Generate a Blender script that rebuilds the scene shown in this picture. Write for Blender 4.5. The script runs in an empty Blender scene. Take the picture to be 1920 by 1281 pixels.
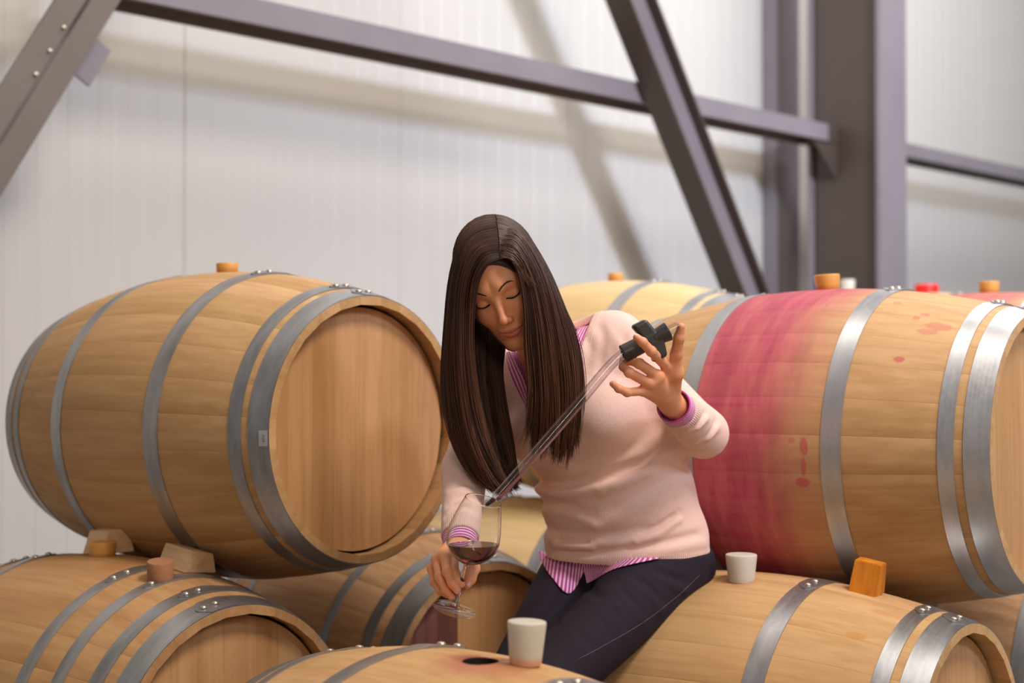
import bpy, bmesh, math, random
import numpy as np
from mathutils import Vector, Matrix, noise
random.seed(7); np.random.seed(7)
C = bpy.context.scene.collection
S = bpy.context.scene
PI = math.pi
# ------------------------------------------------------------------ camera, world, lights, exposure
FPX = 2700.0
CAMZ = 1.15
PITCH = 0.014
cd = bpy.data.cameras.new('camera'); cam = bpy.data.objects.new('camera', cd); C.objects.link(cam)
cam.location = (0, 0, CAMZ); cam.rotation_euler = (PI/2 + PITCH, 0, 0)
cd.sensor_width = 36; cd.lens = 36*FPX/1920; cd.clip_end = 200
cd.dof.use_dof = True; cd.dof.focus_distance = 2.62; cd.dof.aperture_fstop = 2.6
S.camera = cam
S.view_settings.view_transform = 'Standard'; S.view_settings.look = 'None'
S.view_settings.exposure = -0.02; S.view_settings.gamma = 1.0; S.view_settings.use_curve_mapping = False
S.cycles.max_bounces = 10; S.cycles.transparent_max_bounces = 12; S.cycles.transmission_bounces = 10
S.cycles.caustics_reflective = False; S.cycles.caustics_refractive = False
S.cycles.sample_clamp_indirect = 6
W = bpy.data.worlds.new('hall_air'); S.world = W; W.use_nodes = True
W.node_tree.nodes['Background'].inputs[0].default_value = (1.0, 0.90, 0.84, 1)
W.node_tree.nodes['Background'].inputs[1].default_value = 0.235
def area(name, loc, target, size, power, color, sy=None, spread=None):
    l = bpy.data.lights.new(name, 'AREA'); l.energy = power; l.color = color
    l.shape = 'RECTANGLE'; l.size = size; l.size_y = sy or size
    if spread: l.spread = spread
    o = bpy.data.objects.new(name, l); C.objects.link(o); o.location = loc
    o.rotation_euler = (Vector(target)-Vector(loc)).to_track_quat('-Z', 'Y').to_euler()
    return o
area('high_bay_lamp', (2.3, 0.8, 5.5), (0.0, 3.0, 0.9), 1.3, 225, (1, 0.89, 0.77))
area('high_bay_lamp', (0.2, 3.4, 5.8), (0.2, 3.4, 0.8), 1.8, 60, (1, 0.90, 0.80))
area('high_bay_lamp', (-2.4, 2.0, 5.8), (-0.9, 3.4, 0.8), 1.6, 6, (1, 0.90, 0.82))
area('high_bay_lamp', (3.3, 6.6, 5.7), (2.0, 7.6, 1.5), 1.8, 190, (1, 0.96, 0.93))
area('high_bay_lamp', (5.0, 8.0, 5.9), (4.4, 9.6, 1.8), 1.8, 16, (0.80, 0.87, 1.0))  # added to brighten the right end of the wall, no known lamp
area('high_bay_lamp', (1.5, -3.2, 3.4), (0.3, 2.8, 1.1), 1.6, 58, (1, 0.85, 0.70))  # added fill behind the camera, lifts her face and the fronts
area('loading_door_light', (4.9, 0.2, 4.3), (1.5, 6.9, 1.9), 0.9, 112, (0.70, 0.79, 1.0), None, math.radians(80))

# ------------------------------------------------------------------ picture ray helpers
def P(px, py, d):
    """world point seen at picture position (1920x1281 frame) at depth d along the view axis"""
    x = (px-960)/FPX*d; u = -(py-640.5)/FPX*d
    c, s = math.cos(PITCH), math.sin(PITCH)
    return np.array([x, d*c-u*s, CAMZ+d*s+u*c])
def PA(pts): return np.array([P(*p) for p in pts])
CAMP = np.array([0, 0, CAMZ])
def rays(px, py):
    px = np.asarray(px, float); py = np.asarray(py, float)
    x = (px-960)/FPX; u = -(py-640.5)/FPX
    c, s = math.cos(PITCH), math.sin(PITCH)
    return np.stack([x, c-u*s, s+u*c], -1)
def march(f, px, py, d0=2.2, d1=3.6):
    """world points where the rays first meet the solid f (misses stay at d1)"""
    r = rays(px, py).reshape(-1, 3); d = np.full(len(r), d0)
    for i in range(90):
        v = f(CAMP+r*d[:, None]); d = np.minimum(d+np.maximum(v*0.7, 1e-5), d1)
    return CAMP+r*d[:, None]

# ------------------------------------------------------------------ object helpers
def new_obj(name, me, mat=None, parent=None, loc=None, rot=None):
    o = bpy.data.objects.new(name, me); C.objects.link(o)
    if mat is not None and me is not None and not me.materials: me.materials.append(mat)
    if parent is not None: o.parent = parent
    if loc is not None: o.location = loc
    if rot is not None: o.rotation_euler = rot
    return o
def tag(o, label, cat, group=None):
    o['label'] = label; o['category'] = cat
    if group: o['group'] = group
    return o
def empty(name, loc, rot=(0, 0, 0)):
    o = bpy.data.objects.new(name, None); C.objects.link(o); o.location = loc; o.rotation_euler = rot
    o.empty_display_size = 0.05
    return o
def mesh(name, verts, faces, smooth=None):
    me = bpy.data.meshes.new(name); me.from_pydata([tuple(map(float, v)) for v in verts], [], [tuple(map(int, f)) for f in faces]); me.validate(); me.update()
    fix_normals(me)
    if smooth is not None:
        me.polygons.foreach_set('use_smooth', [True]*len(me.polygons))
        if smooth < 179: me.set_sharp_from_angle(angle=math.radians(smooth))
    return me
def fix_normals(me):
    bm = bmesh.new(); bm.from_mesh(me); bmesh.ops.recalc_face_normals(bm, faces=bm.faces[:]); bm.to_mesh(me); bm.free()
def bm_mesh(name, bm, smooth=None):
    me = bpy.data.meshes.new(name); bmesh.ops.recalc_face_normals(bm, faces=bm.faces[:]); bm.to_mesh(me); bm.free()
    if smooth is not None:
        me.polygons.foreach_set('use_smooth', [True]*len(me.polygons))
        if smooth < 179: me.set_sharp_from_angle(angle=math.radians(smooth))
    return me
def lathe(prof, n=40, cap0=True, cap1=True):
    """prof: (r,z) list bottom to top, returns verts, faces"""
    V, F = [], []
    for r, z in prof:
        for k in range(n): V.append((r*math.cos(2*PI*k/n), r*math.sin(2*PI*k/n), z))
    for i in range(len(prof)-1):
        for k in range(n): F.append((i*n+k, i*n+(k+1) % n, (i+1)*n+(k+1) % n, (i+1)*n+k))
    if cap0: F.append(tuple(range(n-1, -1, -1)))
    if cap1: F.append(tuple((len(prof)-1)*n+k for k in range(n)))
    return V, F
def tube(path, rad, n=12, cap=True):
    path = np.asarray(path, float); m = len(path)
    rad = np.full(m, rad) if np.isscalar(rad) else np.asarray(rad, float)
    t = np.gradient(path, axis=0); t /= np.linalg.norm(t, axis=1)[:, None]
    a = np.array([0, 0, 1.0]) if abs(t[0][2]) < .9 else np.array([1.0, 0, 0])
    V, F = [], []
    for i in range(m):
        a = a-t[i]*a.dot(t[i]); a /= np.linalg.norm(a); b = np.cross(t[i], a)
        for k in range(n):
            w = 2*PI*k/n; V.append(path[i]+rad[i]*(math.cos(w)*a+math.sin(w)*b))
    for i in range(m-1):
        for k in range(n): F.append((i*n+k, i*n+(k+1) % n, (i+1)*n+(k+1) % n, (i+1)*n+k))
    if cap: F += [tuple(range(n-1, -1, -1)), tuple((m-1)*n+k for k in range(n))]
    return V, F
def prism(poly, origin, ax, ay, az, length):
    """poly in (ax,ay) plane extruded along az"""
    o = np.array(origin, float); ax, ay, az = map(lambda v: np.array(v, float), (ax, ay, az))
    n = len(poly); V = [o+ax*p[0]+ay*p[1] for p in poly]+[o+ax*p[0]+ay*p[1]+az*length for p in poly]
    F = [tuple(range(n)), tuple(range(2*n-1, n-1, -1))]+[(i, (i+1) % n, n+(i+1) % n, n+i) for i in range(n)]
    return V, F
def join(parts):
    V, F = [], []
    for v, f in parts:
        b = len(V); V += list(v); F += [tuple(i+b for i in q) for q in f]
    return V, F
def spline(pts, n):
    """Catmull-Rom through pts, n samples"""
    p = np.asarray(pts, float); p = np.vstack([2*p[0]-p[1], p, 2*p[-1]-p[-2]])
    t = np.linspace(0, len(pts)-1-1e-6, n); i = t.astype(int); u = (t-i)[:, None]
    a, b, c, d = p[i], p[i+1], p[i+2], p[i+3]
    return .5*((2*b)+(c-a)*u+(2*a-5*b+4*c-d)*u**2+(3*b-a-3*c+d)*u**3)

# ------------------------------------------------------------------ materials
def lin(r, g, b):
    f = lambda c: (c/255/12.92) if c/255 <= .04045 else ((c/255+.055)/1.055)**2.4
    return (f(r), f(g), f(b), 1)
class NT:
    def __init__(s, name):
        s.m = bpy.data.materials.new(name); s.m.use_nodes = True; s.t = s.m.node_tree
        s.b = s.t.nodes['Principled BSDF']; s.out = s.t.nodes['Material Output']
    def n(s, typ, **kw):
        nd = s.t.nodes.new(typ)
        for k, v in kw.items():
            if k.startswith('i_'): s.put(nd.inputs[int(k[2:]) if k[2:].isdigit() else k[2:].replace('_', ' ')], v)
            else: setattr(nd, k, v)
        return nd
    def put(s, sock, v):
        if isinstance(v, bpy.types.NodeSocket): s.t.links.new(v, sock)
        else: sock.default_value = v
    def math(s, op, a, b=None, c=None, clamp=False):
        nd = s.n('ShaderNodeMath', operation=op, use_clamp=clamp); s.put(nd.inputs[0], a)
        if b is not None: s.put(nd.inputs[1], b)
        if c is not None: s.put(nd.inputs[2], c)
        return nd.outputs[0]
    def mix(s, f, a, b, blend='MIX'):
        nd = s.n('ShaderNodeMix', data_type='RGBA', blend_type=blend)
        s.put(nd.inputs[0], f); s.put(nd.inputs[6], a); s.put(nd.inputs[7], b); return nd.outputs[2]
    def noise(s, vec, scale, detail=3, rough=.55):
        nd = s.n('ShaderNodeTexNoise'); s.put(nd.inputs['Vector'], vec); s.put(nd.inputs['Scale'], scale)
        nd.inputs['Detail'].default_value = detail; nd.inputs['Roughness'].default_value = rough
        return nd.outputs['Fac']
    def ramp(s, f, *stops):
        nd = s.n('ShaderNodeValToRGB'); s.put(nd.inputs[0], f); e = nd.color_ramp.elements
        while len(e) < len(stops): e.new(.5)
        for q, (p, c) in zip(e, stops): q.position = p; q.color = c
        return nd.outputs[0]
    def mapr(s, v, a, b, c=0., d=1., smooth=True):
        nd = s.n('ShaderNodeMapRange', interpolation_type='SMOOTHSTEP' if smooth else 'LINEAR')
        for i, x in enumerate((v, a, b, c, d)): s.put(nd.inputs[i], x)
        return nd.outputs[0]
    def scale(s, vec, sc):
        nd = s.n('ShaderNodeVectorMath', operation='MULTIPLY'); s.put(nd.inputs[0], vec); nd.inputs[1].default_value = sc; return nd.outputs[0]
    def add(s, a, b):
        nd = s.n('ShaderNodeVectorMath', operation='ADD'); s.put(nd.inputs[0], a); s.put(nd.inputs[1], b); return nd.outputs[0]
    def bump(s, h, strength=.3, dist=.002):
        nd = s.n('ShaderNodeBump'); nd.inputs['Strength'].default_value = strength; nd.inputs['Distance'].default_value = dist
        s.put(nd.inputs['Height'], h); s.t.links.new(nd.outputs[0], s.b.inputs['Normal'])
    def set(s, **kw):
        for k, v in kw.items(): s.put(s.b.inputs[k.replace('_', ' ')], v)
        return s.m
K = lambda r, g, b: lin(r, g, b)
def simple(name, col, rough=.5, metal=0., noise_amt=.12, nscale=8, **kw):
    t = NT(name); co = t.n('ShaderNodeTexCoord').outputs['Object']
    f = t.noise(co, nscale, 4)
    c2 = tuple(v*(1-noise_amt*2) for v in col[:3])+(1,)
    t.set(Base_Color=t.mix(f, col, c2), Roughness=rough, Metallic=metal)
    for k, v in kw.items(): t.put(t.b.inputs[k.replace('_', ' ')], v)
    return t.m
def oak(name, base, dark, root=None, stains=(), band=None, axis='X', rough=.55, streak=None):
    """oak board: grain runs along the piece's own X (or Z); root = barrel empty used for stains in barrel coordinates"""
    t = NT(name); tc = t.n('ShaderNodeTexCoord'); oi = t.n('ShaderNodeObjectInfo').outputs['Random']
    co = tc.outputs['Object']
    sh = t.n('ShaderNodeCombineXYZ'); t.put(sh.inputs[0], t.math('MULTIPLY', oi, 37.)); t.put(sh.inputs[1], t.math('MULTIPLY', oi, 91.))
    v = t.add(co, sh.outputs[0])
    sc = {'X': (3, 60, 60), 'Z': (60, 60, 3)}[axis]
    g = t.noise(t.scale(v, sc), 1., 5, .6)
    sc2 = {'X': (1.6, 10, 10), 'Z': (10, 10, 1.6)}[axis]
    g2 = t.noise(t.scale(v, sc2), 1., 3, .5)
    fine = t.noise(t.scale(v, {'X': (30, 420, 420), 'Z': (420, 420, 30)}[axis]), 1., 2, .5)
    f = t.math('ADD', t.math('MULTIPLY', g, .5), t.math('MULTIPLY', g2, .5))
    col = t.mix(t.mapr(f, .32, .68), base, dark)
    tint = t.math('ADD', t.math('MULTIPLY', oi, .13), .93)
    tn = t.n('ShaderNodeCombineXYZ'); t.put(tn.inputs[0], tint); t.put(tn.inputs[1], tint); t.put(tn.inputs[2], t.math('MULTIPLY', tint, t.math('ADD', .92, t.math('MULTIPLY', oi, .12))))
    col = t.mix(1., col, tn.outputs[0], 'MULTIPLY')
    col = t.mix(t.mapr(fine, .58, .75, 0., .15), col, tuple(x*.55 for x in dark[:3])+(1,))
    if root is not None:
        rc = t.n('ShaderNodeTexCoord', object=root).outputs['Object']
        sp = t.n('ShaderNodeSeparateXYZ'); t.put(sp.inputs[0], rc)
        X, Y, Z = sp.outputs
        th = t.math('ARCTAN2', t.math('MULTIPLY', Y, -1.), t.math('SUBTRACT', Z, .355))   # 0 at top, + toward the viewer
        wob = t.noise(t.scale(rc, (9, 9, 9)), 1., 4, .6); wob2 = t.noise(t.scale(rc, (45, 45, 45)), 1., 3, .6)
        if band:
            x0, x1, w0, w1, colb, st = band
            cv = t.n('ShaderNodeCombineXYZ'); t.put(cv.inputs[0], t.math('MULTIPLY', X, 26.)); t.put(cv.inputs[1], t.math('MULTIPLY', th, 1.6))
            stre = t.noise(cv.outputs[0], 1., 4, .6)
            xx = t.math('ADD', X, t.math('MULTIPLY', t.math('SUBTRACT', wob, .5), .12))
            widen = t.math('MULTIPLY', t.mapr(t.math('ABSOLUTE', th), 0., .7, 1., 0.), .07)
            e1 = t.mapr(t.math('SUBTRACT', xx, widen), x1-w1, x1+w1, 1., 0.)
            e0 = t.mapr(X, x0-w0, x0+w0)
            m = t.math('MULTIPLY', t.math('MULTIPLY', e0, e1), t.mapr(stre, .25, .6, .74, 1.))
            m = t.math('MULTIPLY', m, t.mapr(g, .2, .6, 1.05, .85))
            col = t.mix(t.math('MULTIPLY', m, st, clamp=True), col, t.mix(t.mapr(stre, .35, .7), colb, tuple(c*.72 for c in colb[:3])+(1,)))
        for (sx, sth, rx, rth, colb, st) in stains:
            dx = t.math('DIVIDE', t.math('SUBTRACT', X, sx), rx); dt = t.math('DIVIDE', t.math('SUBTRACT', th, sth), rth)
            d = t.math('SQRT', t.math('ADD', t.math('MULTIPLY', dx, dx), t.math('MULTIPLY', dt, dt)))
            d = t.math('ADD', d, t.math('MULTIPLY', t.math('SUBTRACT', wob2, .5), .9))
            soft = .25 if rx < .03 else .75
            col = t.mix(t.math('MULTIPLY', t.mapr(d, 1.-soft, 1.+soft*.6, 1., 0.), st), col, colb)
    t.set(Base_Color=col, Roughness=t.math('ADD', rough, t.math('MULTIPLY', g, .12)))
    t.b.inputs['Specular IOR Level'].default_value = .35
    t.bump(t.math('ADD', g, t.math('MULTIPLY', fine, .6)), .08, .0008)
    return t.m
OAK_B, OAK_D = K(209, 169, 122), K(186, 143, 96)
M = {}
M['oak'] = oak('pale_oak', OAK_B, OAK_D)
M['oak_far'] = oak('blond_oak', K(230, 200, 152), K(216, 182, 130))
M['oak_head'] = oak('oak_head_board', K(206, 160, 112), K(184, 136, 90), axis='Z')
M['oak_purple'] = oak('wine_soaked_head_board', K(128, 84, 78), K(100, 62, 60), axis='Z')
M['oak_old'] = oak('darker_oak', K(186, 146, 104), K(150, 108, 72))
M['wedge'] = oak('sawn_pine', K(238, 203, 164), K(206, 164, 120), axis='X')
M['wedge_red'] = oak('orange_oak', K(222, 142, 40), K(176, 98, 26), axis='Z')
def metal(name, col, rough=.34, amt=.25):
    t = NT(name); co = t.n('ShaderNodeTexCoord').outputs['Object']
    f = t.noise(t.scale(co, (25, 6, 6)), 1., 5, .6); f2 = t.noise(co, 90, 3, .5); f3 = t.noise(t.scale(co, (220, 4, 4)), 1., 2, .5)
    oi = t.n('ShaderNodeObjectInfo').outputs['Random']
    c2 = tuple(v*(1-amt*1.6) for v in col[:3])+(1,)
    t.set(Base_Color=t.mix(t.mapr(f, .3, .75), col, c2), Metallic=.92,
          Roughness=t.math('ADD', t.math('ADD', rough-.06, t.math('MULTIPLY', f2, .12)), t.math('MULTIPLY', f3, .10)))
    t.bump(f3, .06, .0006)
    return t.m
M['galv'] = metal('galvanised_hoop', (.50, .51, .535, 1))
M['galv_bright'] = metal('bright_hoop', (.62, .63, .66, 1), .33, .14)
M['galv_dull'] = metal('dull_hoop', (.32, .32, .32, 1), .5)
M['rivet'] = metal('rivet_steel', (.62, .58, .5, 1), .3)
M['paint'] = simple('grey_brown_steel_paint', K(142, 134, 141), .40, 0, .14, 3.5)  # cool light on the steel is mixed into this colour
M['paint_brown'] = simple('brown_steel_paint', K(120, 108, 98), .42, 0, .16, 3.5)  # same steel paint, browner tone painted for weaker light on the brace
M['paint_dark'] = simple('dark_brown_steel_paint', K(86, 74, 68), .42, 0, .14, 3.5)  # same steel paint, darkened in colour for the faces in shade
t = NT('white_sandwich_panel'); co = t.n('ShaderNodeTexCoord').outputs['Object']
oi = t.n('ShaderNodeObjectInfo').outputs['Random']
f = t.noise(t.scale(co, (.8, .8, .5)), 1., 3)
cw = t.mix(f, K(210, 207, 203), K(200, 197, 192)); cw = t.mix(t.math('MULTIPLY', oi, .25), cw, K(202, 196, 186))
M['panel'] = t.set(Base_Color=cw, Roughness=.38)
t = NT('concrete_floor'); co = t.n('ShaderNodeTexCoord').outputs['Object']
M['floor'] = t.set(Base_Color=t.mix(t.noise(co, 2.2, 6), K(150, 143, 136), K(110, 104, 98)), Roughness=.6)
def silicone(name, c, c2, trans=.0, sss=.35):
    t = NT(name); co = t.n('ShaderNodeTexCoord').outputs['Object']; sp = t.n('ShaderNodeSeparateXYZ'); t.put(sp.inputs[0], co)
    nz = t.math('ADD', sp.outputs[2], t.math('MULTIPLY', t.noise(t.scale(co, (160, 160, 30)), 1., 3), .008))
    t.set(Base_Color=t.mix(t.mapr(nz, .008, .022), c2, c), Roughness=.38)
    t.b.inputs['Subsurface Weight'].default_value = sss; t.b.inputs['Subsurface Radius'].default_value = (.02, .016, .012); t.b.inputs['Subsurface Scale'].default_value = 1.
    return t.m
M['bung_white'] = silicone('white_silicone', K(208, 204, 194), K(206, 200, 190))
M['bung_stained'] = silicone('wine_stained_silicone', K(206, 201, 188), K(214, 158, 128))
M['bung_amber'] = silicone('amber_silicone', K(214, 158, 78), K(190, 122, 50))
M['bung_red'] = silicone('red_silicone', K(235, 30, 22), K(220, 20, 18))
M['cork'] = simple('agglomerate_cork', K(186, 128, 92), .8, 0, .2, 160)
M['hole'] = simple('wine_black_hole', K(28, 12, 14), .7)  # wine stain and the shade of the hole in one near-black colour
# ------------------------------------------------------------------ the hall: floor, panelled wall, steel frame
YW = 0.77
AW = np.array([math.cos(YW), -math.sin(YW), 0]); NW = np.array([math.sin(YW), math.cos(YW), 0]); ZW = np.array([0, 0, 1.0])
def wp(s, t, z=0): return AW*s+NW*t+ZW*z          # s out of the wall into the hall, t along it
me = mesh('floor', [(-9, -6, 0), (14, -6, 0), (14, 18, 0), (-9, 18, 0), (-9, -6, -.1), (14, -6, -.1), (14, 18, -.1), (-9, 18, -.1)],
          [(0, 1, 2, 3), (4, 5, 6, 7), (0, 1, 5, 4), (1, 2, 6, 5), (2, 3, 7, 6), (3, 0, 4, 7)])
fl = new_obj('floor', me, M['floor']); fl['kind'] = 'structure'
SW = -4.57; WH = 6.4
wall = empty('wall_back', wp(SW, 0)); wall['kind'] = 'structure'; wall.rotation_euler = (0, 0, math.atan2(NW[1], NW[0]))
# local X runs along the wall (t), local -Y faces the hall
PWD = 1.0615; NR = 9
def panel_mesh():
    xs, ys = [], []
    for k in range(NR):
        x0 = k*PWD/NR; w = PWD/NR
        for dx, y in ((.004, 0), (w*.5-.012, 0), (w*.5, .0009), (w*.5+.012, 0), (w-.004, 0), (w, .0020)):
            xs.append(x0+dx); ys.append(y)
    xs = [0.]+xs[:-1]+[PWD-.0016]; ys = [.004]+ys[:-1]+[.004]
    V = [(x, y, 0) for x, y in zip(xs, ys)]+[(x, y, WH) for x, y in zip(xs, ys)]; n = len(xs)
    V += [(xs[0], .08, 0), (xs[-1], .08, 0), (xs[0], .08, WH), (xs[-1], .08, WH)]
    F = [(i, i+1, n+i+1, n+i) for i in range(n-1)]+[(0, n, 2*n+2, 2*n), (n-1, 2*n+1, 2*n+3, 2*n-1), (2*n, 2*n+2, 2*n+3, 2*n+1)]
    return mesh('wall_panel', V, F)
pm = panel_mesh()
for k in range(-5, 11):
    new_obj('wall_panel', pm, M['panel'], wall, (2.974+PWD*k, 0, 0))
def steel(name, polys, s, t, z0, z1, mat, root, pname):
    v, f = prism(polys, wp(s, t, z0)-np.array(root.location), AW, NW, ZW, z1-z0)
    return new_obj(pname, mesh(pname, v, f), mat, root)
def rect(a0, a1, b0, b1): return [(a0, b0), (a1, b0), (a1, b1), (a0, b1)]
# main column (H section, flange to the hall)
ct = 0.696*1.89+0.718*7.4; cs = 0.718*1.89-0.696*7.4
col = tag(empty('steel_column', wp(cs-.2, ct+.14, 0)), 'thick grey brown H-section steel column rising behind the wine stained barrel', 'column')
steel('f', rect(-.022, 0, 0, .28), cs, ct, 0, WH, M['paint'], col, 'flange')
steel('f', rect(-.43, -.408, 0, .28), cs, ct, 0, WH, M['paint'], col, 'flange')
steel('f', rect(-.408, -.022, .03, .05), cs, ct, 0, WH, M['paint_dark'], col, 'web')
# horizontal rails between the columns
TZ = CAMZ+1.245
def rail(name, t0, t1, label, z=TZ, h=.088, s=-4.05, dep=.19):
    r = tag(empty(name, wp(s-.1, t0, z-h)), label, 'beam')
    o = wp(s, t0, z)-np.array(r.location)
    pr = lambda poly: prism(poly, o, AW, ZW, NW, t1-t0)
    for nm, poly in (('front_flange', [(0, 0), (-.012, 0), (-.012, -h), (0, -h)]), ('web', [(-.012, -h*.42), (-dep+.012, -h*.42), (-dep+.012, -h*.58), (-.012, -h*.58)]),
                     ('rear_flange', [(-dep+.012, 0), (-dep, 0), (-dep, -h), (-dep+.012, -h)])):
        v, f = pr(poly); new_obj(nm, mesh(nm, v, f), M['paint'], r)
    return r
rail('steel_beam', -.6, ct-.070, 'long horizontal steel beam crossing the white wall left of the thick column')
rail('steel_beam', ct+.05, 13., 'short stretch of horizontal steel beam right of the thick column', z=TZ-.008, h=.075)
# bracket under the rail at the column
v, f = prism([(0, 0), (0, -.20), (-.235, 0)], wp(-4.06, ct+.03, TZ-.088)-np.array(col.location), NW, ZW, -AW, .012)
new_obj('gusset_plate', mesh('gusset_plate', v, f), M['paint_dark'], col)
v, f = prism([(0, 0), (0, .088), (-.098, .088), (-.098, 0)], wp(-4.055, ct+.03, TZ-.088)-np.array(col.location), NW, ZW, -AW, .18)
new_obj('end_bracket', mesh('end_bracket', v, f), M['paint_dark'], col)
# slim post on the wall
ptt = .696*1.443+.718*7.95
post = tag(empty('wall_post', wp(SW+.035, ptt+.118, 0)), 'slim steel post fixed to the wall just left of the thick column', 'column')
steel('f', rect(0, .012, 0, .236), SW+.075, ptt, 0, WH, M['paint'], post, 'flange')
steel('f', rect(-.07, 0, .0, .012), SW+.075, ptt, 0, WH, M['paint'], post, 'web')
steel('f', rect(-.07, 0, .224, .236), SW+.075, ptt, 0, WH, M['paint'], post, 'web')
# diagonal braces
def on_plane(px, py, s):
    r = rays(px, py).reshape(3); k = (s-AW.dot(CAMP))/AW.dot(r); return CAMP+r*k
def brace_frame(p0, p1):
    d = p1-p0; L = np.linalg.norm(d); d /= L; u = np.cross(AW, d); return d, u, L
SB = -3.90
p0 = on_plane(1196, -30, SB); p1 = on_plane(1428, 570, SB)
ext_ = (p1-p0)/np.linalg.norm(p1-p0); p0 = p0-ext_*1.6; p1 = p1+ext_*.55
d, u, L = brace_frame(p0, p1)
br = tag(empty('diagonal_brace', p1), 'dark diagonal steel brace leaning down to the right toward the column foot', 'brace')
hw = .088
for nm, poly in (('flange', [(0, -hw), (-.13, -hw), (-.13, -hw+.012), (0, -hw+.012)]), ('flange', [(0, hw-.012), (-.13, hw-.012), (-.13, hw), (0, hw)]),
                 ('web', [(-.055, -hw+.012), (-.075, -hw+.012), (-.075, hw-.012), (-.055, hw-.012)])):
    v, f = prism(poly, p0-np.array(br.location), AW, u, d, L); new_obj(nm, mesh(nm, v, f), M['paint_dark'] if nm == 'flange' else M['paint'], br)
v, f = prism([(-.05, -.02), (-.05, .17), (-.03, .17), (-.03, -.02)], p1-d*.32+u*.0-np.array(br.location), AW, u, d, .3)
SB2 = -3.93
q0 = on_plane(-40, 330, SB2); q1 = on_plane(172, -10, SB2)
e2 = (q1-q0)/np.linalg.norm(q1-q0); q0 = q0-e2*1.5; q1 = q1+e2*1.5
d, u, L = brace_frame(q0, q1)
br2 = tag(empty('diagonal_brace', q0), 'twin angle steel brace leaning up to the right in the upper left corner', 'brace')
hw = .083; sg = 1 if u[2] < 0 else -1
for lo, hi in ((-hw, -.006), (.006, hw)):
    v, f = prism([(0, sg*lo), (-.012, sg*lo), (-.012, sg*hi), (0, sg*hi)], q0-np.array(br2.location), AW, u, d, L)
    new_obj('angle_leg', mesh('angle_leg', v, f), M['paint_brown'], br2)
for lo in (.006, hw-.010):
    v, f = prism([(-.012, sg*lo), (-.10, sg*lo), (-.10, sg*(lo+.010)), (-.012, sg*(lo+.010))], q0-np.array(br2.location), AW, u, d, L)
    new_obj('angle_flange', mesh('angle_flange', v, f), M['paint'], br2)
g0 = on_plane(172, 104, SB2-.05)
v, f = prism([(-.03, -.055), (-.042, -.055), (-.042, .055), (-.03, .055)], g0-d*.07-np.array(br2.location), AW, u, d, .14)
new_obj('gusset_plate', mesh('gusset_plate', v, f), M['paint'], br2)
for k in range(3):
    bp = on_plane(118-26*k, 52+44*k, SB2)
    v, f = lathe([(.006, 0), (.006, .008), (.003, .010)], 8)
    bo = new_obj('bolt', mesh('bolt', v, f, 40), M['rivet'], br2, bp-np.array(br2.location)); bo.rotation_euler = Vector(AW).to_track_quat('Z', 'Y').to_euler()

# ------------------------------------------------------------------ barrels
BL, RB, RH = .475, .355, .285
def rprof(t): return RB-(RB-RH)*(abs(t)/BL)**2
NST = 28
def stave_mesh(bore=False):
    w = 2*PI/NST; n = 22
    ts = list(np.linspace(-BL, BL, n+1))
    angs = (-w/2+.0003, -w/2+.006, -w/6, w/6, w/2-.006, w/2-.0003); dr = (-.00035, 0, 0, 0, 0, -.00035)
    V, F = [], []; m = len(angs)
    def th(t): return .027 if abs(t) < .435 else .027-.010*(abs(t)-.435)/.04
    for t in ts:
        for a, q in zip(angs, dr): r = rprof(t)+q; V.append((t, -r*math.sin(a), r*math.cos(a)))
        for a in (angs[-1], angs[0]): r = rprof(t)-th(t); V.append((t, -r*math.sin(a), r*math.cos(a)))
    m2 = m+2
    for i in range(n):
        for k in range(m2): F.append((i*m2+k, i*m2+(k+1) % m2, (i+1)*m2+(k+1) % m2, (i+1)*m2+k))
    F += [tuple(range(m2)), tuple(n*m2+k for k in range(m2-1, -1, -1))]
    me = mesh('stave', V, F, 35)
    if bore:
        o = new_obj('stave', me); v, f = lathe([(.0275, -.12), (.0275, .12)], 32); c = new_obj('cut', mesh('cut', v, f), None, None, (0, 0, RB))
        md = o.modifiers.new('b', 'BOOLEAN'); md.object = c; md.operation = 'DIFFERENCE'; md.solver = 'EXACT'
        dg = bpy.context.evaluated_depsgraph_get(); me2 = bpy.data.meshes.new_from_object(o.evaluated_get(dg))
        bpy.data.objects.remove(o); bpy.data.objects.remove(c); me2.name = 'bored_stave'; return me2
    return me
STAVE = stave_mesh()
def head_boards():
    R = .262; edges = [-.262, -.205, -.135, -.075, -.01, .07, .125, .19, .262]; out = []
    for y0, y1 in zip(edges[:-1], edges[1:]):
        y0 += .00015; y1 -= .00015; n = 8
        ys = np.linspace(y0, y1, n); top = [(y, math.sqrt(max(R*R-y*y, 1e-8))) for y in ys]
        poly = top+[(y, -z) for y, z in top[::-1]]
        b = bmesh.new(); vs = [b.verts.new((0, y, z)) for y, z in poly]; fc = b.faces.new(vs)
        r = bmesh.ops.extrude_face_region(b, geom=[fc]); bmesh.ops.translate(b, vec=(-.02, 0, 0), verts=[e for e in r['geom'] if isinstance(e, bmesh.types.BMVert)])
        bmesh.ops.remove_doubles(b, verts=b.verts[:], dist=1e-5)
        out.append(bm_mesh('head_board', b))
    return out
HEADS = head_boards()
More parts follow.
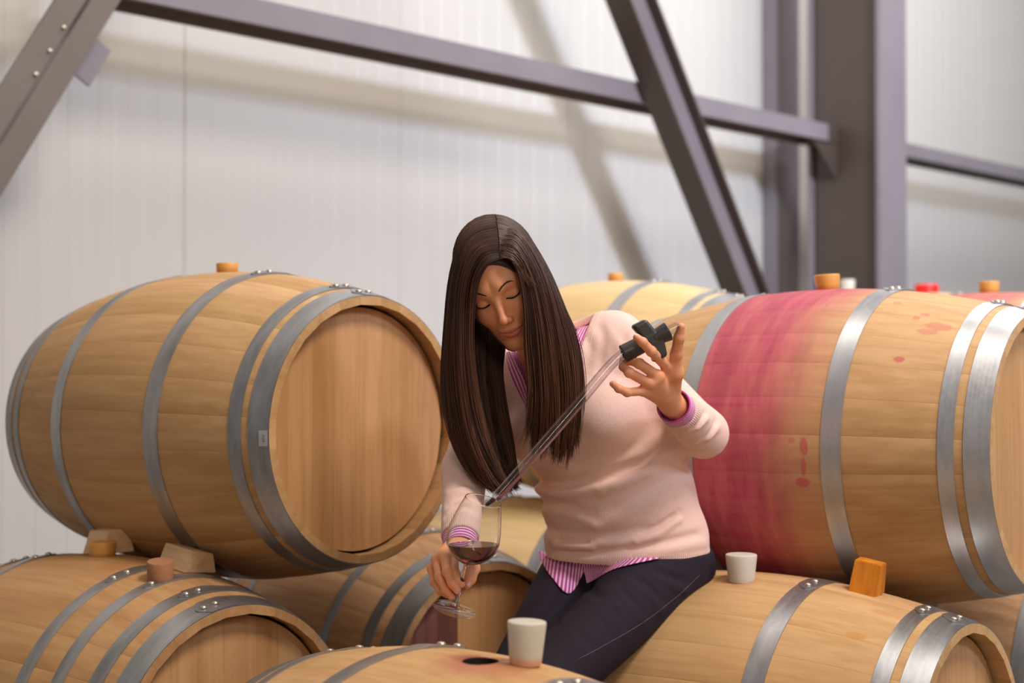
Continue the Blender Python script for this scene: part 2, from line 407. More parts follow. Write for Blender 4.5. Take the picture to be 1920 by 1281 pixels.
def hoop_mesh(t0, t1):
    n = 110; tot = 2*PI+.26; V, F = [], []
    for i in range(n+1):
        a = tot*i/n; over = max(0, min(1, (a-2*PI+.05)/.06)); r_ = .0018+.0024*over
        rem = tot-a; wid = 1.0 if rem > .045 else math.sqrt(max(0.02, 1-(1-rem/.045)**2))
        tm, th = (t0+t1)/2, (t1-t0)/2*wid
        for tt, rr in ((tm-th, r_), (tm+th, r_), (tm+th, r_-.0024), (tm-th, r_-.0024)):
            r = rprof(tt)+rr; V.append((tt, -r*math.sin(a), r*math.cos(a)))
    for i in range(n):
        for k in range(4): F.append((i*4+k, i*4+(k+1) % 4, i*4+4+(k+1) % 4, i*4+4+k))
    F += [(0, 1, 2, 3), tuple(n*4+k for k in (3, 2, 1, 0))]
    return mesh('hoop', V, F, 30)
v, f = lathe([(.0078, -.001), (.0076, .0012), (.0058, .0034), (.0025, .0046), (.0006, .0048)], 14)
RIVET = mesh('rivet', v, f, 60)
HSETS = {6: [(.151, .193), (.380, .410), (.427, .4745)], 8: [(.180, .212), (.276, .306), (.366, .398), (.427, .4745)], 7: [(.205, .235), (.352, .385), (.415, .4745)]}
HM = {k: [hoop_mesh(*e) for e in v] for k, v in HSETS.items()}
def barrel(c, yaw, label, stave_mat, hoop_mat, head_mat=None, pit=0., hset=6, tab=.10, rivets=True, bore=False, extra=None, group='oak barrels in the cellar'):
    """c = (x, y, axis height)"""
    root = empty('oak_barrel', (c[0], c[1], c[2]-RB), (0, -pit, -yaw)); tag(root, label, 'barrel', group)
    sm = stave_mat(root) if callable(stave_mat) else stave_mat
    hm = head_mat or M['oak_head']
    for k in range(NST):
        me = STAVE
        if bore and k == 0: me = stave_mesh(True)
        o = new_obj('stave', me, None, root, (0, 0, RB), (2*PI*k/NST, 0, 0))
        if not me.materials: me.materials.append(M['oak'])
        o.material_slots[0].link = 'OBJECT'; o.material_slots[0].material = sm
    for s in (1, -1):
        for me in HEADS:
            o = new_obj('head_board', me, None, root, (s*.440, 0, RB), (0, 0, 0 if s > 0 else PI))
            if not me.materials: me.materials.append(M['oak_head'])
            o.material_slots[0].link = 'OBJECT'; o.material_slots[0].material = hm
    for i, (me, (t0, t1)) in enumerate(zip(HM[hset], HSETS[hset])):
        for s in (1, -1):
            ta = tab+.06*math.sin(5*i+s)
            # the lapped tongue ends at angle ta (toward the viewer)
            h = new_obj('hoop', me, None, root, (0, 0, RB), ((ta-.26), 0, 0) if s > 0 else (-(ta-.26)-.26, 0, PI))
            if s < 0: h.rotation_euler = Matrix.Rotation(ta, 3, 'X').to_euler() if False else (Matrix.Rotation(ta-.0, 3, 'X') @ Matrix.Rotation(PI, 3, 'Z')).to_euler()
            if not me.materials: me.materials.append(M['galv'])
            h.material_slots[0].link = 'OBJECT'; h.material_slots[0].material = hoop_mat
            if rivets:
                for a in (2*PI+.26-.055, 2*PI+.26-.150):
                    tm = (t0+t1)/2; r = rprof(tm)+.0042
                    rv = new_obj('rivet', RIVET, M['rivet'], h, (tm, -r*math.sin(a), r*math.cos(a)), (a, 0, 0))
    return root
bpy.context.view_layer.update()
def bmat(root): return Matrix.LocRotScale(root.location, root.rotation_euler, None)
def hit_barrel(root, px, py):
    """where the picture ray meets a barrel: world point, outward normal, local x, angle"""
    mi = np.array(bmat(root).inverted()); r = rays(px, py).reshape(3)
    o = mi[:3, :3] @ CAMP+mi[:3, 3]; dl = mi[:3, :3] @ r; d = 1.2
    for i in range(400):
        p = o+dl*d; x = np.clip(p[0], -BL, BL); g = math.hypot(p[1], p[2]-RB)-rprof(x)
        if g < 1e-4: break
        d += max(g*.6, 2e-4)
    nl = Vector((2*(RB-RH)*p[0]/BL**2, p[1]/rprof(p[0]), (p[2]-RB)/rprof(p[0]))).normalized()
    m = bmat(root); return m @ Vector(p), (m.to_3x3() @ nl).normalized(), p[0], math.atan2(-p[1], p[2]-RB)
PURP, PINK = K(150, 40, 78), K(196, 88, 92)
def wine_oak(root):
    sp = []
    for px, py, rx, rt, st in ((1686, 674, .011, .022, .75), (1718, 596, .009, .02, .5), (1735, 590, .010, .02, .45), (1760, 612, .028, .045, .45), (1738, 622, .02, .03, .4),
                               (1683, 568, .012, .02, .4), (1505, 905, .018, .03, .8), (1506, 876, .007, .06, .7), (1507, 836, .009, .06, .75), (1484, 826, .008, .02, .5)):
        _, _, x, th = hit_barrel(root, px, py); sp.append((x, th, rx, rt, PINK, st))
    return oak('wine_stained_oak', OAK_B, OAK_D, root, sp, (-.172, .080, .008, .095, K(196, 66, 108), .97))
def stained(name, spots, base=OAK_B, dark=OAK_D):
    def f(root):
        sp = []
        for px, py, rx, rt, c, st in spots:
            _, _, x, th = hit_barrel(root, px, py); sp.append((x, th, rx, rt, c, st))
        return oak(name, base, dark, root, sp)
    return f
B = {}
B['A'] = barrel((-.670, 3.387, CAMZ-.145), .686, 'pale oak barrel stacked upper left with its round head facing right, amber bung on top', M['oak'], M['galv'], tab=.16)
B['R'] = barrel((.728, 3.279, CAMZ-.190), .677, 'oak barrel stained purple with wine, stacked upper right behind the woman', wine_oak, M['galv_bright'], tab=.12, pit=.013)
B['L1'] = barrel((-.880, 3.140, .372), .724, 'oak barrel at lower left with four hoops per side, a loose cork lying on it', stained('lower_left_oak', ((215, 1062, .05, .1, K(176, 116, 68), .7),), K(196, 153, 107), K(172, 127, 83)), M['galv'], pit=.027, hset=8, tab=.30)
B['C'] = barrel((-.046, 2.112, .358), .886, 'nearest oak barrel at bottom centre with an open dark bunghole on top',
                stained('bunghole_stained_oak', ((887, 1236, .040, .07, K(96, 36, 40), .85), (885, 1243, .075, .16, K(170, 92, 78), .7), (960, 1262, .05, .10, K(190, 120, 84), .45))), M['galv'], tab=.0, bore=True)
B['D'] = barrel((.495, 2.992, .356), .654, 'oak barrel at lower right that the woman sits on, white bung in it',
                stained('lower_right_oak', ((1605, 1192, .020, .030, K(196, 136, 66), .8), (1388, 1092, .035, .06, K(186, 112, 96), .6), (1655, 1150, .03, .03, K(196, 128, 104), .5))), M['galv'], pit=.029, tab=.14)
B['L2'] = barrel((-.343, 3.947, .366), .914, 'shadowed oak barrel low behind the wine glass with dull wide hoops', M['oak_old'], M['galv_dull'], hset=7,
                 head_mat=None)
hb = [o for o in B['L2'].children if o.name.startswith('head_board')]
for o in hb[:3]: o.material_slots[0].material = M['oak_purple']; o['label'] = 'wine-soaked dark board'
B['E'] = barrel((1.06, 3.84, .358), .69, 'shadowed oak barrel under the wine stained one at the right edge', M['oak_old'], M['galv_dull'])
B['F'] = barrel((.120, 4.66, .356), .69, 'blond oak barrel low behind the woman with a white bung near her waist', M['oak_far'], M['galv'])
B['G'] = barrel((1.356, 4.09, .992), .69, 'upper barrel at the right edge, only its wine red top and amber bung showing', lambda r: oak('wine_topped_oak', OAK_B, OAK_D, r, (), (-.16, .10, .02, .05, K(196, 80, 100), .85)), M['galv_bright'])
B['B'] = barrel((.333, 4.62, 1.054), .72, 'blond oak barrel far behind the shoulder of the woman with amber bung', M['oak_far'], M['galv_bright'])
B['H2'] = barrel((1.44, 6.18, CAMZ+.300-RB), .72, 'far oak barrel hidden behind the stained one, white bung peeking above', M['oak_far'], M['galv'])
B['H3'] = barrel((1.95, 6.77, CAMZ+.322-RB), .72, 'farthest oak barrel right of the column, red bung peeking above', M['oak_far'], M['galv'])
v, f = lathe([(.001, -.070), (.0270, -.070), (.0272, -.0012), (.0262, -.0012), (.0260, -.068), (.001, -.068)], 32, True, True)
bl = new_obj('bunghole_lining', mesh('bunghole_lining', v, f, 40), M['hole'], B['C'], (0, 0, 2*RB)); bl['label'] = 'dark wine-black bunghole'  # closed black cup added so the hole looks shaded inside
nr = np.array([math.sin(.69), math.cos(.69), 0])
for k, w in ((1, 'first'), (2, 'second'), (3, 'third')):
    p = np.array([.120, 4.66, .356])+nr*.80*k
    barrel(tuple(p), .69, '%s oak barrel behind the blond low one, in the hidden floor row' % w, M['oak_far'], M['galv'], rivets=False)
p = np.array([1.06, 3.84, .358])+nr*.74
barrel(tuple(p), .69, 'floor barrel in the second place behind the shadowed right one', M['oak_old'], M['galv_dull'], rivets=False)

# bungs, cork, wedges
def bung_mesh(rt, rb, h):
    b = min(.003, h*.15)
    v, f = lathe([(rb-b, 0), (rb, b*.6), (rt-.0005, h-b), (rt-b*.4, h-b*.25), (rt-b, h), (rt*.5, h-.0003)], 40)
    return mesh('bung', v, f, 50)
def bung(key, rt, rb, h, mat, label, px=None, py=None, sink=.0, lean=0., tilt=(0, 0), group='barrel bungs'):
    if px is None:
        p = bmat(B[key]) @ Vector((0, 0, 2*RB)); n = Vector((0, 0, 1))
    else:
        p, n, _, _ = hit_barrel(B[key], px, py)
    up = Vector((0, 0, 1)).lerp(n, lean).normalized()
    up = (up+Vector((tilt[0], tilt[1], 0))).normalized()
    o = new_obj('bung', bung_mesh(rt, rb, h), mat, None, p-up*sink, up.to_track_quat('Z', 'Y').to_euler())
    return tag(o, label, 'bung', group)
bung('A', .0265, .0250, .026, M['bung_amber'], 'amber bung on top of the upper left barrel, against the white wall', sink=.004)
bung('R', .0295, .0255, .040, M['bung_amber'], 'amber bung on top of the purple stained barrel', sink=.006, tilt=(-.06, 0))
bung('L1', .0295, .0270, .036, M['bung_amber'], 'amber bung in the lower left barrel beside the wooden wedge', sink=.006)
bung('D', .0325, .0262, .058, M['bung_white'], 'white bung standing in the barrel beside the hip of the woman', 1390, 1087, sink=.006)
bung('C', .0290, .0232, .064, M['bung_stained'], 'white bung with wine-stained foot standing beside the open bunghole', 985, 1247, sink=.0005, lean=.35)
bung('F', .0270, .0240, .034, M['bung_white'], 'blurred white bung at the waist of the woman', sink=.004)
bung('B', .0255, .0240, .028, M['bung_amber'], 'small blurred amber bung above the shoulder of the woman', sink=.003)
bung('G', .0290, .0260, .036, M['bung_amber'], 'amber bung on the wine red barrel at the right edge', sink=.005)
bung('H2', .0330, .0290, .056, M['bung_white'], 'blurred white bung half hidden behind the amber one on the stained barrel', sink=.004)
bung('H3', .0560, .0540, .045, M['bung_red'], 'bright red bung right of the thick column', sink=.004)
p, n, _, _ = hit_barrel(B['L1'], 301, 1086)
v, f = lathe([(.0250, 0), (.0262, .0012), (.0268, .037), (.0258, .0385), (.012, .0385)], 36)
o = new_obj('cork', mesh('cork', v, f, 40), M['cork'], None, p-n*.0006, Vector((0, 0, 1)).lerp(n, .8).to_track_quat('Z', 'Y').to_euler())
tag(o, 'short brown cork stopper lying near the hoops of the lower left barrel', 'stopper')
def wedge(key, px, py, prof, length, mat, label, rotx=0., twist=0.):
    """prof = polygon in (toward viewer, up), extruded along the barrel axis"""
    p, n, x, th = hit_barrel(B[key], px, py)
    b = bmesh.new(); V = [b.verts.new((s*length/2, -y, z)) for s in (-1, 1) for y, z in prof]; k = len(prof)
    b.faces.new(V[:k][::-1]); b.faces.new(V[k:])
    for i in range(k): b.faces.new((V[i], V[(i+1) % k], V[k+(i+1) % k], V[k+i]))
    bmesh.ops.recalc_face_normals(b, faces=b.faces[:])
    bmesh.ops.bevel(b, geom=b.edges[:], offset=.0016, segments=2, affect='EDGES')
    me = bm_mesh('wooden_wedge', b, 40)
    m = bmat(B[key]).to_3x3().to_4x4(); slope = -2*(RB-RH)*x/BL**2
    m = m @ Matrix.Rotation(-slope, 4, 'Y') @ Matrix.Rotation(th+rotx, 4, 'X') @ Matrix.Rotation(twist, 4, 'Z')
    o = new_obj('wooden_wedge', me, mat); o.matrix_world = Matrix.Translation(p) @ m
    return tag(o, label, 'wedge', 'wooden wedges chocking the barrels')
wedge('L1', 319, 1066, [(0, 0), (-.012, .046), (-.07, .040), (-.085, 0)], .092, M['wedge'], 'pale sawn wooden wedge between the two left barrels, right of the loose cork', rotx=-.05)
wedge('L1', 172, 1040, [(0, 0), (-.02, .050), (-.07, .052), (-.085, 0)], .075, M['wedge'], 'pale wooden wedge half hidden behind the amber bung at lower left')
wedge('D', 1614, 1114, [(0, -.005), (-.018, .060), (-.045, .062), (-.050, 0)], .056, M['wedge_red'], 'orange wooden wedge under the purple stained barrel', twist=.0)
# paper label on the front hoop of the upper left barrel
p, n, x, th = hit_barrel(B['A'], 492.5, 822)
b = bmesh.new(); k = 8; vs = []
for i in range(k+1):
    a = th+(i/k-.5)*.108
    vs.append([b.verts.new((xx, -(rprof(xx)+.0024)*math.sin(a), (rprof(xx)+.0024)*math.cos(a))) for xx in (.4535, .4735)])
for i in range(k): b.faces.new((vs[i][0], vs[i+1][0], vs[i+1][1], vs[i][1]))
r = bmesh.ops.solidify(b, geom=b.faces[:], thickness=-.0003)
t = NT('paper_label'); co = t.n('ShaderNodeTexCoord').outputs['Object']; sp_ = t.n('ShaderNodeSeparateXYZ'); t.put(sp_.inputs[0], co)
ang = t.math('ARCTAN2', t.math('MULTIPLY', sp_.outputs[1], -1.), sp_.outputs[2])
inx = t.math('LESS_THAN', t.math('ABSOLUTE', t.math('SUBTRACT', sp_.outputs[0], .4635)), .0030); ina = t.math('LESS_THAN', t.math('ABSOLUTE', t.math('SUBTRACT', ang, th)), .026)
nz = t.mapr(t.noise(t.scale(co, (500, 500, 420)), 1., 2), .42, .56)
M['label'] = t.set(Base_Color=t.mix(t.math('MULTIPLY', t.math('MULTIPLY', inx, ina), nz), K(240, 238, 238), K(150, 146, 150)), Roughness=.6)
lb = new_obj('paper_label', bm_mesh('paper_label', b), M['label'], B['A'], (0, 0, RB)); lb['label'] = 'small white paper sticker'
# ------------------------------------------------------------------ signed distance sculpting
def smin(a, b, k):
    h = np.clip(.5+.5*(b-a)/k, 0, 1); return b+(a-b)*h-k*h*(1-h)
def smax(a, b, k): return -smin(-a, -b, k)
def sph(p, c, r): return np.linalg.norm(p-np.asarray(c, float), axis=1)-r
def cap(p, a, b, ra, rb):
    a = np.asarray(a, float); b = np.asarray(b, float); ba = b-a; pa = p-a
    h = np.clip(pa @ ba/(ba @ ba), 0, 1); return np.linalg.norm(pa-h[:, None]*ba, axis=1)-(ra+(rb-ra)*h)
def ell(p, c, r, R=None):
    q = p-np.asarray(c, float)
    if R is not None: q = q @ R
    r = np.asarray(r, float); k0 = np.linalg.norm(q/r, axis=1); k1 = np.linalg.norm(q/(r*r), axis=1)
    return np.where(k1 > 1e-6, k0*(k0-1)/np.maximum(k1, 1e-6), -r.min())
def chain(p, pts, rs, k=.004):
    d = None
    for i in range(len(pts)-1):
        e = cap(p, pts[i], pts[i+1], rs[i], rs[i+1]); d = e if d is None else smin(d, e, k)
    return d
def unit(v): v = np.asarray(v, float); return v/np.linalg.norm(v)
def loft(p, pts, a, b, lat, k=.03):
    """solid along a spine, elliptic sections: half width a along lat, half depth b"""
    pts = np.asarray(pts, float); d = None
    for i in range(len(pts)-1):
        A_, B_ = pts[i], pts[i+1]; ax = B_-A_; L2 = ax @ ax; pa = p-A_
        h = np.clip(pa @ ax/L2, 0, 1); q = pa-h[:, None]*ax
        l0 = unit(lat[i]); l1 = unit(lat[i+1]); lv = l0+(l1-l0)*h[:, None]; lv /= np.linalg.norm(lv, axis=1)[:, None]
        aa = a[i]+(a[i+1]-a[i])*h; bb = b[i]+(b[i+1]-b[i])*h
        u = (q*lv).sum(1); v = np.sqrt(np.maximum((q*q).sum(1)-u*u, 0))
        k0 = np.sqrt((u/aa)**2+(v/bb)**2); k1 = np.sqrt((u/aa**2)**2+(v/bb**2)**2)
        e = np.where(k1 > 1e-6, k0*(k0-1)/np.maximum(k1, 1e-6), -np.minimum(aa, bb))
        d = e if d is None else smin(d, e, k)
    return d
def axis(lo, hi, coarse, fine=None, spans=()):
    x = [lo]
    while x[-1] < hi:
        x.append(x[-1]+(fine if any(a-coarse < x[-1] < b for a, b in spans) else coarse))
    return np.array(x)
def nets(f, axes, mult=1.3, e=None):
    """sparse surface nets on a rectilinear grid: returns verts, quads"""
    BS = 4; axes = list(axes)
    for k in range(3):
        x = axes[k]; n = int(math.ceil((len(x)-1)/BS))*BS+1
        axes[k] = np.concatenate([x, x[-1]+(x[-1]-x[-2])*np.arange(1, n-len(x)+1)])
    N = np.array([len(x) for x in axes]); nb = (N-1)//BS
    pos = lambda q: np.stack([axes[k][q[:, k]] for k in range(3)], -1)
    hmin = min(np.diff(x).min() for x in axes); e = e or hmin*.5
    g = np.stack(np.meshgrid(*[np.arange(n) for n in nb], indexing='ij'), -1).reshape(-1, 3)
    out = []
    for i in range(0, len(g), 300000):
        gg = g[i:i+300000]; p0 = pos(gg*BS); p1 = pos(gg*BS+BS); v = f((p0+p1)/2)
        out.append(gg[np.abs(v) < np.linalg.norm(p1-p0, axis=1)*.5*mult+.001])
    g = np.concatenate(out)
    r = np.arange(BS+1); cr = np.stack(np.meshgrid(r, r, r, indexing='ij'), -1).reshape(-1, 3)
    ci = (g[:, None]*BS+cr[None]).reshape(-1, 3)
    ids = np.unique((ci[:, 0]*N[1]+ci[:, 1])*N[2]+ci[:, 2])
    ijk = np.stack([ids//(N[1]*N[2]), ids//N[2] % N[1], ids % N[2]], -1)
    val = np.concatenate([f(pos(ijk[i:i+300000])) for i in range(0, len(ijk), 300000)])
    r = np.arange(BS); cc = np.stack(np.meshgrid(r, r, r, indexing='ij'), -1).reshape(-1, 3)
    ce = (g[:, None]*BS+cc[None]).reshape(-1, 3)
    off = np.array([[i, j, k] for i in (0, 1) for j in (0, 1) for k in (0, 1)])
    oid = (off[:, 0]*N[1]+off[:, 1])*N[2]+off[:, 2]
    cid = (ce[:, 0]*N[1]+ce[:, 1])*N[2]+ce[:, 2]
    o = np.argsort(cid); cid = cid[o]; ce = ce[o]
    V8 = np.stack([val[np.searchsorted(ids, cid+q)] for q in oid], 1)
    s = V8 < 0; act = s.any(1) & ~s.all(1)
    cid = cid[act]; V8 = V8[act]; ce = ce[act]
    acc = np.zeros((len(cid), 3)); cnt = np.zeros(len(cid))
    for i in range(8):
        for j in range(i+1, 8):
            if np.abs(off[i]-off[j]).sum() != 1: continue
            a, b = V8[:, i], V8[:, j]; m = (a < 0) != (b < 0); t = np.where(m, a/np.where(m, a-b, 1), 0)
            acc += (off[i]+(off[j]-off[i])*t[:, None])*m[:, None]; cnt += m
    acc /= cnt[:, None]
    c0 = pos(ce); verts = c0+acc*(pos(ce+1)-c0)
    quads = []
    st = np.array([N[1]*N[2], N[2], 1])
    for ax in range(3):
        b_, c_ = [(1, 2), (2, 0), (0, 1)][ax]; i1 = 4 >> ax
        m = (V8[:, 0] < 0) != (V8[:, i1] < 0)
        base = cid[m]; flip = V8[m, 0] < 0
        q = np.stack([base-st[b_]-st[c_], base-st[c_], base, base-st[b_]], 1)
        loc = np.clip(np.searchsorted(cid, q), 0, len(cid)-1); ok = (cid[loc] == q).all(1)
        loc = loc[ok]; fl_ = flip[ok]; loc[~fl_] = loc[~fl_][:, ::-1]; quads.append(loc)
    quads = np.concatenate(quads)
    v = f(verts); gr = np.stack([f(verts+e*np.eye(3)[k])-f(verts-e*np.eye(3)[k]) for k in range(3)], -1)/(2*e)
    gl = np.maximum(np.linalg.norm(gr, axis=1), .3); verts = verts-np.clip(v/gl**2, -hmin, hmin)[:, None]*gr*.9
    return verts, quads
def fast_mesh(name, V, Q, mat, parent=None, attrs=None, org=(0, 0, 0)):
    me = bpy.data.meshes.new(name); n, m = len(V), len(Q)
    me.vertices.add(n); me.vertices.foreach_set('co', (V-np.asarray(org)).astype(np.float32).ravel())
    k = Q.shape[1]; me.loops.add(m*k); me.loops.foreach_set('vertex_index', Q.astype(np.int32).ravel())
    me.polygons.add(m); me.polygons.foreach_set('loop_start', np.arange(0, m*k, k, dtype=np.int32)); me.polygons.foreach_set('loop_total', np.full(m, k, dtype=np.int32))
    me.polygons.foreach_set('use_smooth', np.ones(m, dtype=bool)); me.update(calc_edges=True)
    for a, v in (attrs or {}).items():
        at = me.attributes.new(a, 'FLOAT', 'POINT'); at.data.foreach_set('value', v.astype(np.float32))
    return new_obj(name, me, mat, parent)

# ------------------------------------------------------------------ the woman: joints (picture position, depth)
HR = np.array([[.909, .001, -.418], [-.184, -.898, -.401], [.375, -.441, .815]])     # columns: her left, forward, up
HR = np.stack([unit(HR[:, 0]), unit(HR[:, 1]), unit(HR[:, 2])], 1)
TURN = .13
_em = np.array([0, .075, 0.]); HC0 = P(933, 529, 2.752); _e = HC0+HR @ _em
HR = HR @ np.array([[math.cos(TURN), -math.sin(TURN), 0], [math.sin(TURN), math.cos(TURN), 0], [0, 0, 1]])
HS = .99; HC = _e-HR @ _em
def hl(p): return (p-HC) @ HR/HS                 # world -> head coordinates
def hw_(q): return HC+(np.asarray(q, float)*HS) @ HR.T
def two(f): return np.minimum(f(1), f(-1))
def f_head(p):
    q = hl(p); qa = q.copy(); qa[:, 0] = np.abs(q[:, 0])           # mirrored side
    d = ell(q, (0, -.014, .035), (.073, .094, .084))
    d = smin(d, ell(q, (0, .026, -.030), (.060, .060, .080)), .03)
    d = smin(d, ell(q, (0, .046, -.060), (.044, .042, .054)), .02)
    d = smin(d, ell(q, (0, .071, -.101), (.0185, .0165, .0155)), .022)
    d = smin(d, cap(qa, (.047, .004, -.052), (.016, .066, -.100), .017, .012), .02)
    d = smin(d, sph(qa, (.036, .060, -.030), .0205), .018)
    d = smin(d, cap(qa, (.014, .075, .020), (.040, .059, .021), .0085, .0075), .026)
    d = smax(d, -sph(qa, (.0305, .094, -.002), .0155), .010)
    d = smin(d, ell(qa, (.0310, .0690, -.0025), (.0150, .0120, .0105)), .003)
    # upper lid fold
    d = d+.0011*np.exp(-((qa[:, 2]-(.0055-.012*((qa[:, 0]-.031)/.02)**2*.35))/.0016)**2)*np.exp(-((qa[:, 0]-.031)/.013)**4)*(q[:, 1] > .05)
    # nose
    d = smin(d, cap(q, (0, .080, .010), (0, .1015, -.032), .0062, .0074), .010)
    d = smin(d, sph(q, (0, .1035, -.0375), .0086), .005)
    d = smin(d, ell(qa, (.0096, .0945, -.0425), (.0062, .0080, .0064)), .005)
    d = smax(d, -ell(qa, (.0056, .0985, -.0498), (.0030, .0045, .0040)), .002)
    # lips with a slight smile
    d = smin(d, ell(q, (0, .080, -.070), (.026, .0130, .016)), .008)
    s = np.clip(qa[:, 0]/.0255, 0, 1.2); zc = -.0700+.0045*s**2
    for z0, r0, k in ((.0042, .0042, .003), (-.0050, .0050, .003)):
        yy = .0905-.0125*s**2
        r = r0*np.sqrt(np.maximum(1-s**2, .02))
        d = smin(d, np.sqrt((qa[:, 0]-np.clip(qa[:, 0], 0, .0250))**2+(q[:, 1]-yy)**2+(q[:, 2]-zc-z0*np.maximum(1-s**2, 0))**2)-r, k)
    ml = np.sqrt((q[:, 2]-zc)**2+np.maximum(qa[:, 0]-.0262, 0)**2)
    d = d+.0022*np.exp(-(ml/.0012)**2)*(q[:, 1] > .05)
    d = d+.0012*np.exp(-(np.hypot(qa[:, 0]-.0285, q[:, 2]+.0650)/.004)**2)*(q[:, 1] > .05)
    # smile fold from nostril to mouth corner
    a = np.array([.0185, -.043]); b = np.array([.0345, -.066]); ab = b-a; pp = qa[:, [0, 2]]-a
    t_ = np.clip(pp @ ab/(ab @ ab), 0, 1); d = d+.0009*np.exp(-(np.linalg.norm(pp-t_[:, None]*ab, axis=1)/.0035)**2)*(q[:, 1] > .05)
    # ears
    d = smin(d, ell(qa, (.073, -.012, -.012), (.008, .018, .030)), .006)
    return d*HS
# torso / limbs
SHL, SHR = P(1160, 640, 2.935), P(917, 742, 2.985)
ELL_, WRL = P(1318, 812, 2.915), P(1262, 760, 2.742)
ELR, WRR = P(872, 882, 2.800), P(862, 1022, 2.655)
NB = P(1030, 668, 2.900); NT_ = hw_((0, -.030, -.055))
SP = PA([(1178, 1062, 3.02), (1174, 1010, 3.015), (1158, 925, 2.995), (1138, 850, 2.98), (1108, 775, 2.965), (1062, 700, 2.955)])
SA = [.163, .162, .150, .146, .146, .125]; SB_ = [.125, .120, .108, .104, .104, .080]
LA = [(.95, -.30, .0), (.95, -.28, .02), (.95, -.25, .08), (.94, -.22, .16), (.93, -.18, .26), (.92, -.15, .34)]
BUST = [(PA([(1005, 812, 2.905)])[0], .060), (PA([(1128, 782, 2.885)])[0], .060)]
def f_torso(p):
    d = loft(p, SP, SA, SB_, LA, .03)
    for c, r in BUST: d = smin(d, sph(p, c, r), .05)
    d = smin(d, cap(p, SHL, SHR, .052, .050), .055)
    d = smin(d, cap(p, (SHL+SHR)/2+np.array([-.02, .02, -.01]), NB+(NT_-NB)*.25, .070, .052), .05)
    return d
def f_armL(p): return smin(cap(p, SHL, ELL_, .047, .037), cap(p, ELL_, WRL, .037, .0235), .012)
def f_armR(p): return smin(cap(p, SHR, ELR, .047, .036), cap(p, ELR, WRR, .036, .0235), .012)
HIPL, KNL = P(1255, 1062, 2.985), P(1015, 1290, 2.690)
HIPR, KNR = P(1090, 1070, 3.075), P(952, 1318, 2.740)
ANL, ANR = KNL+np.array([.03, .02, -.37]), KNR+np.array([.02, .05, -.36])
def f_legs(p):
    a = smin(cap(p, HIPL, KNL, .074, .055), chain(p, [KNL, ANL, ANL+np.array([-.08, -.12, -.06])], [.050, .036, .028], .02), .02)
    b = smin(cap(p, HIPR, KNR, .074, .054), chain(p, [KNR, ANR, ANR+np.array([-.08, -.12, -.06])], [.050, .036, .028], .02), .02)
    return np.minimum(a, b)
# hands: each finger its own chain
def hand(wr, mcp, fingers, thumb, palm_r=.0115):
    W0 = P(*wr); Mc = [P(*m) for m in mcp]
    Fg = [[Mc[i]]+[P(*q) for q in f] for i, f in enumerate(fingers)]; Th = [P(*q) for q in thumb]
    RS = [[.0098, .0090, .0081, .0068], [.0100, .0092, .0082, .0069], [.0096, .0087, .0077, .0066], [.0086, .0077, .0069, .0060]]
    def f(p):
        palm = None
        for m, r in zip(Mc, (.0118, .0125, .0118, .0105)):
            e = cap(p, W0+(m-W0)*.12, m, .0150, r-.001); palm = e if palm is None else smin(palm, e, .012)
        palm = smin(palm, cap(p, W0, Th[0], .0165, .0145), .012)
        palm = smin(palm, cap(p, W0, (Mc[1]+Mc[2])/2, .020, .010), .012)
        d = palm
        for m in Mc: d = smin(d, sph(p, m, .0098), .004)
        for g, r in zip(Fg, RS):
            e = chain(p, g, r[:len(g)], .003)
            for j in range(1, len(g)-1): e = smin(e, sph(p, g[j], r[j]*1.04), .003)
            d = np.minimum(d, smin(palm, e, .007))
        e = chain(p, Th, [.0135, .0112, .0098, .0074][:len(Th)], .005); d = np.minimum(d, smin(palm, e, .010))
        return d
    return f, Fg, Th, Mc
HLf, FL, TL, ML = hand((1257, 755, 2.735), [(1251, 688, 2.660), (1234, 706, 2.645), (1217, 719, 2.640), (1206, 733, 2.645)],
    [[(1221, 659, 2.598), (1205, 642, 2.586), (1194, 633, 2.588)],
     [(1199, 682, 2.612), (1182, 676, 2.628), (1174, 668, 2.644)],
     [(1180, 699, 2.610), (1169, 688, 2.628), (1168, 676, 2.645)],
     [(1176, 736, 2.615), (1160, 729, 2.600), (1149, 720, 2.592)]],
    [(1266, 700, 2.672), (1268, 664, 2.652), (1273, 634, 2.636), (1277, 613, 2.628)])
HRf, FR, TR, MR = hand((860, 1024, 2.650), [(850, 1042, 2.598), (834, 1040, 2.592), (820, 1050, 2.600), (811, 1066, 2.615)],
    [[(851, 1072, 2.562), (858, 1086, 2.548), (865, 1096, 2.543)],
     [(839, 1072, 2.555), (848, 1094, 2.541), (857, 1107, 2.538)],
     [(824, 1082, 2.570), (836, 1106, 2.553), (846, 1119, 2.545)],
     [(815, 1092, 2.592), (826, 1108, 2.575), (838, 1116, 2.565)]],
    [(884, 1040, 2.612), (888, 1066, 2.590), (882, 1086, 2.572), (876, 1097, 2.563)])
def boxed(f, lo, hi, pad=.03):
    lo = np.asarray(lo)-pad; hi = np.asarray(hi)+pad
    def g(p, d, k):
        m = ((p > lo) & (p < hi)).all(1)
        if m.any(): d[m] = smin(d[m], f(p[m]), k)
        return d
    return g
def bb(pts, r): pts = np.asarray(pts); return pts.min(0)-r, pts.max(0)+r
G_head = boxed(f_head, HC-.16, HC+.16)
allL = np.array([q for g in FL for q in g]+TL+[WRL]); allR = np.array([q for g in FR for q in g]+TR+[WRR])
G_hl = boxed(HLf, *bb(allL, .02)); G_hr = boxed(HRf, *bb(allR, .02))
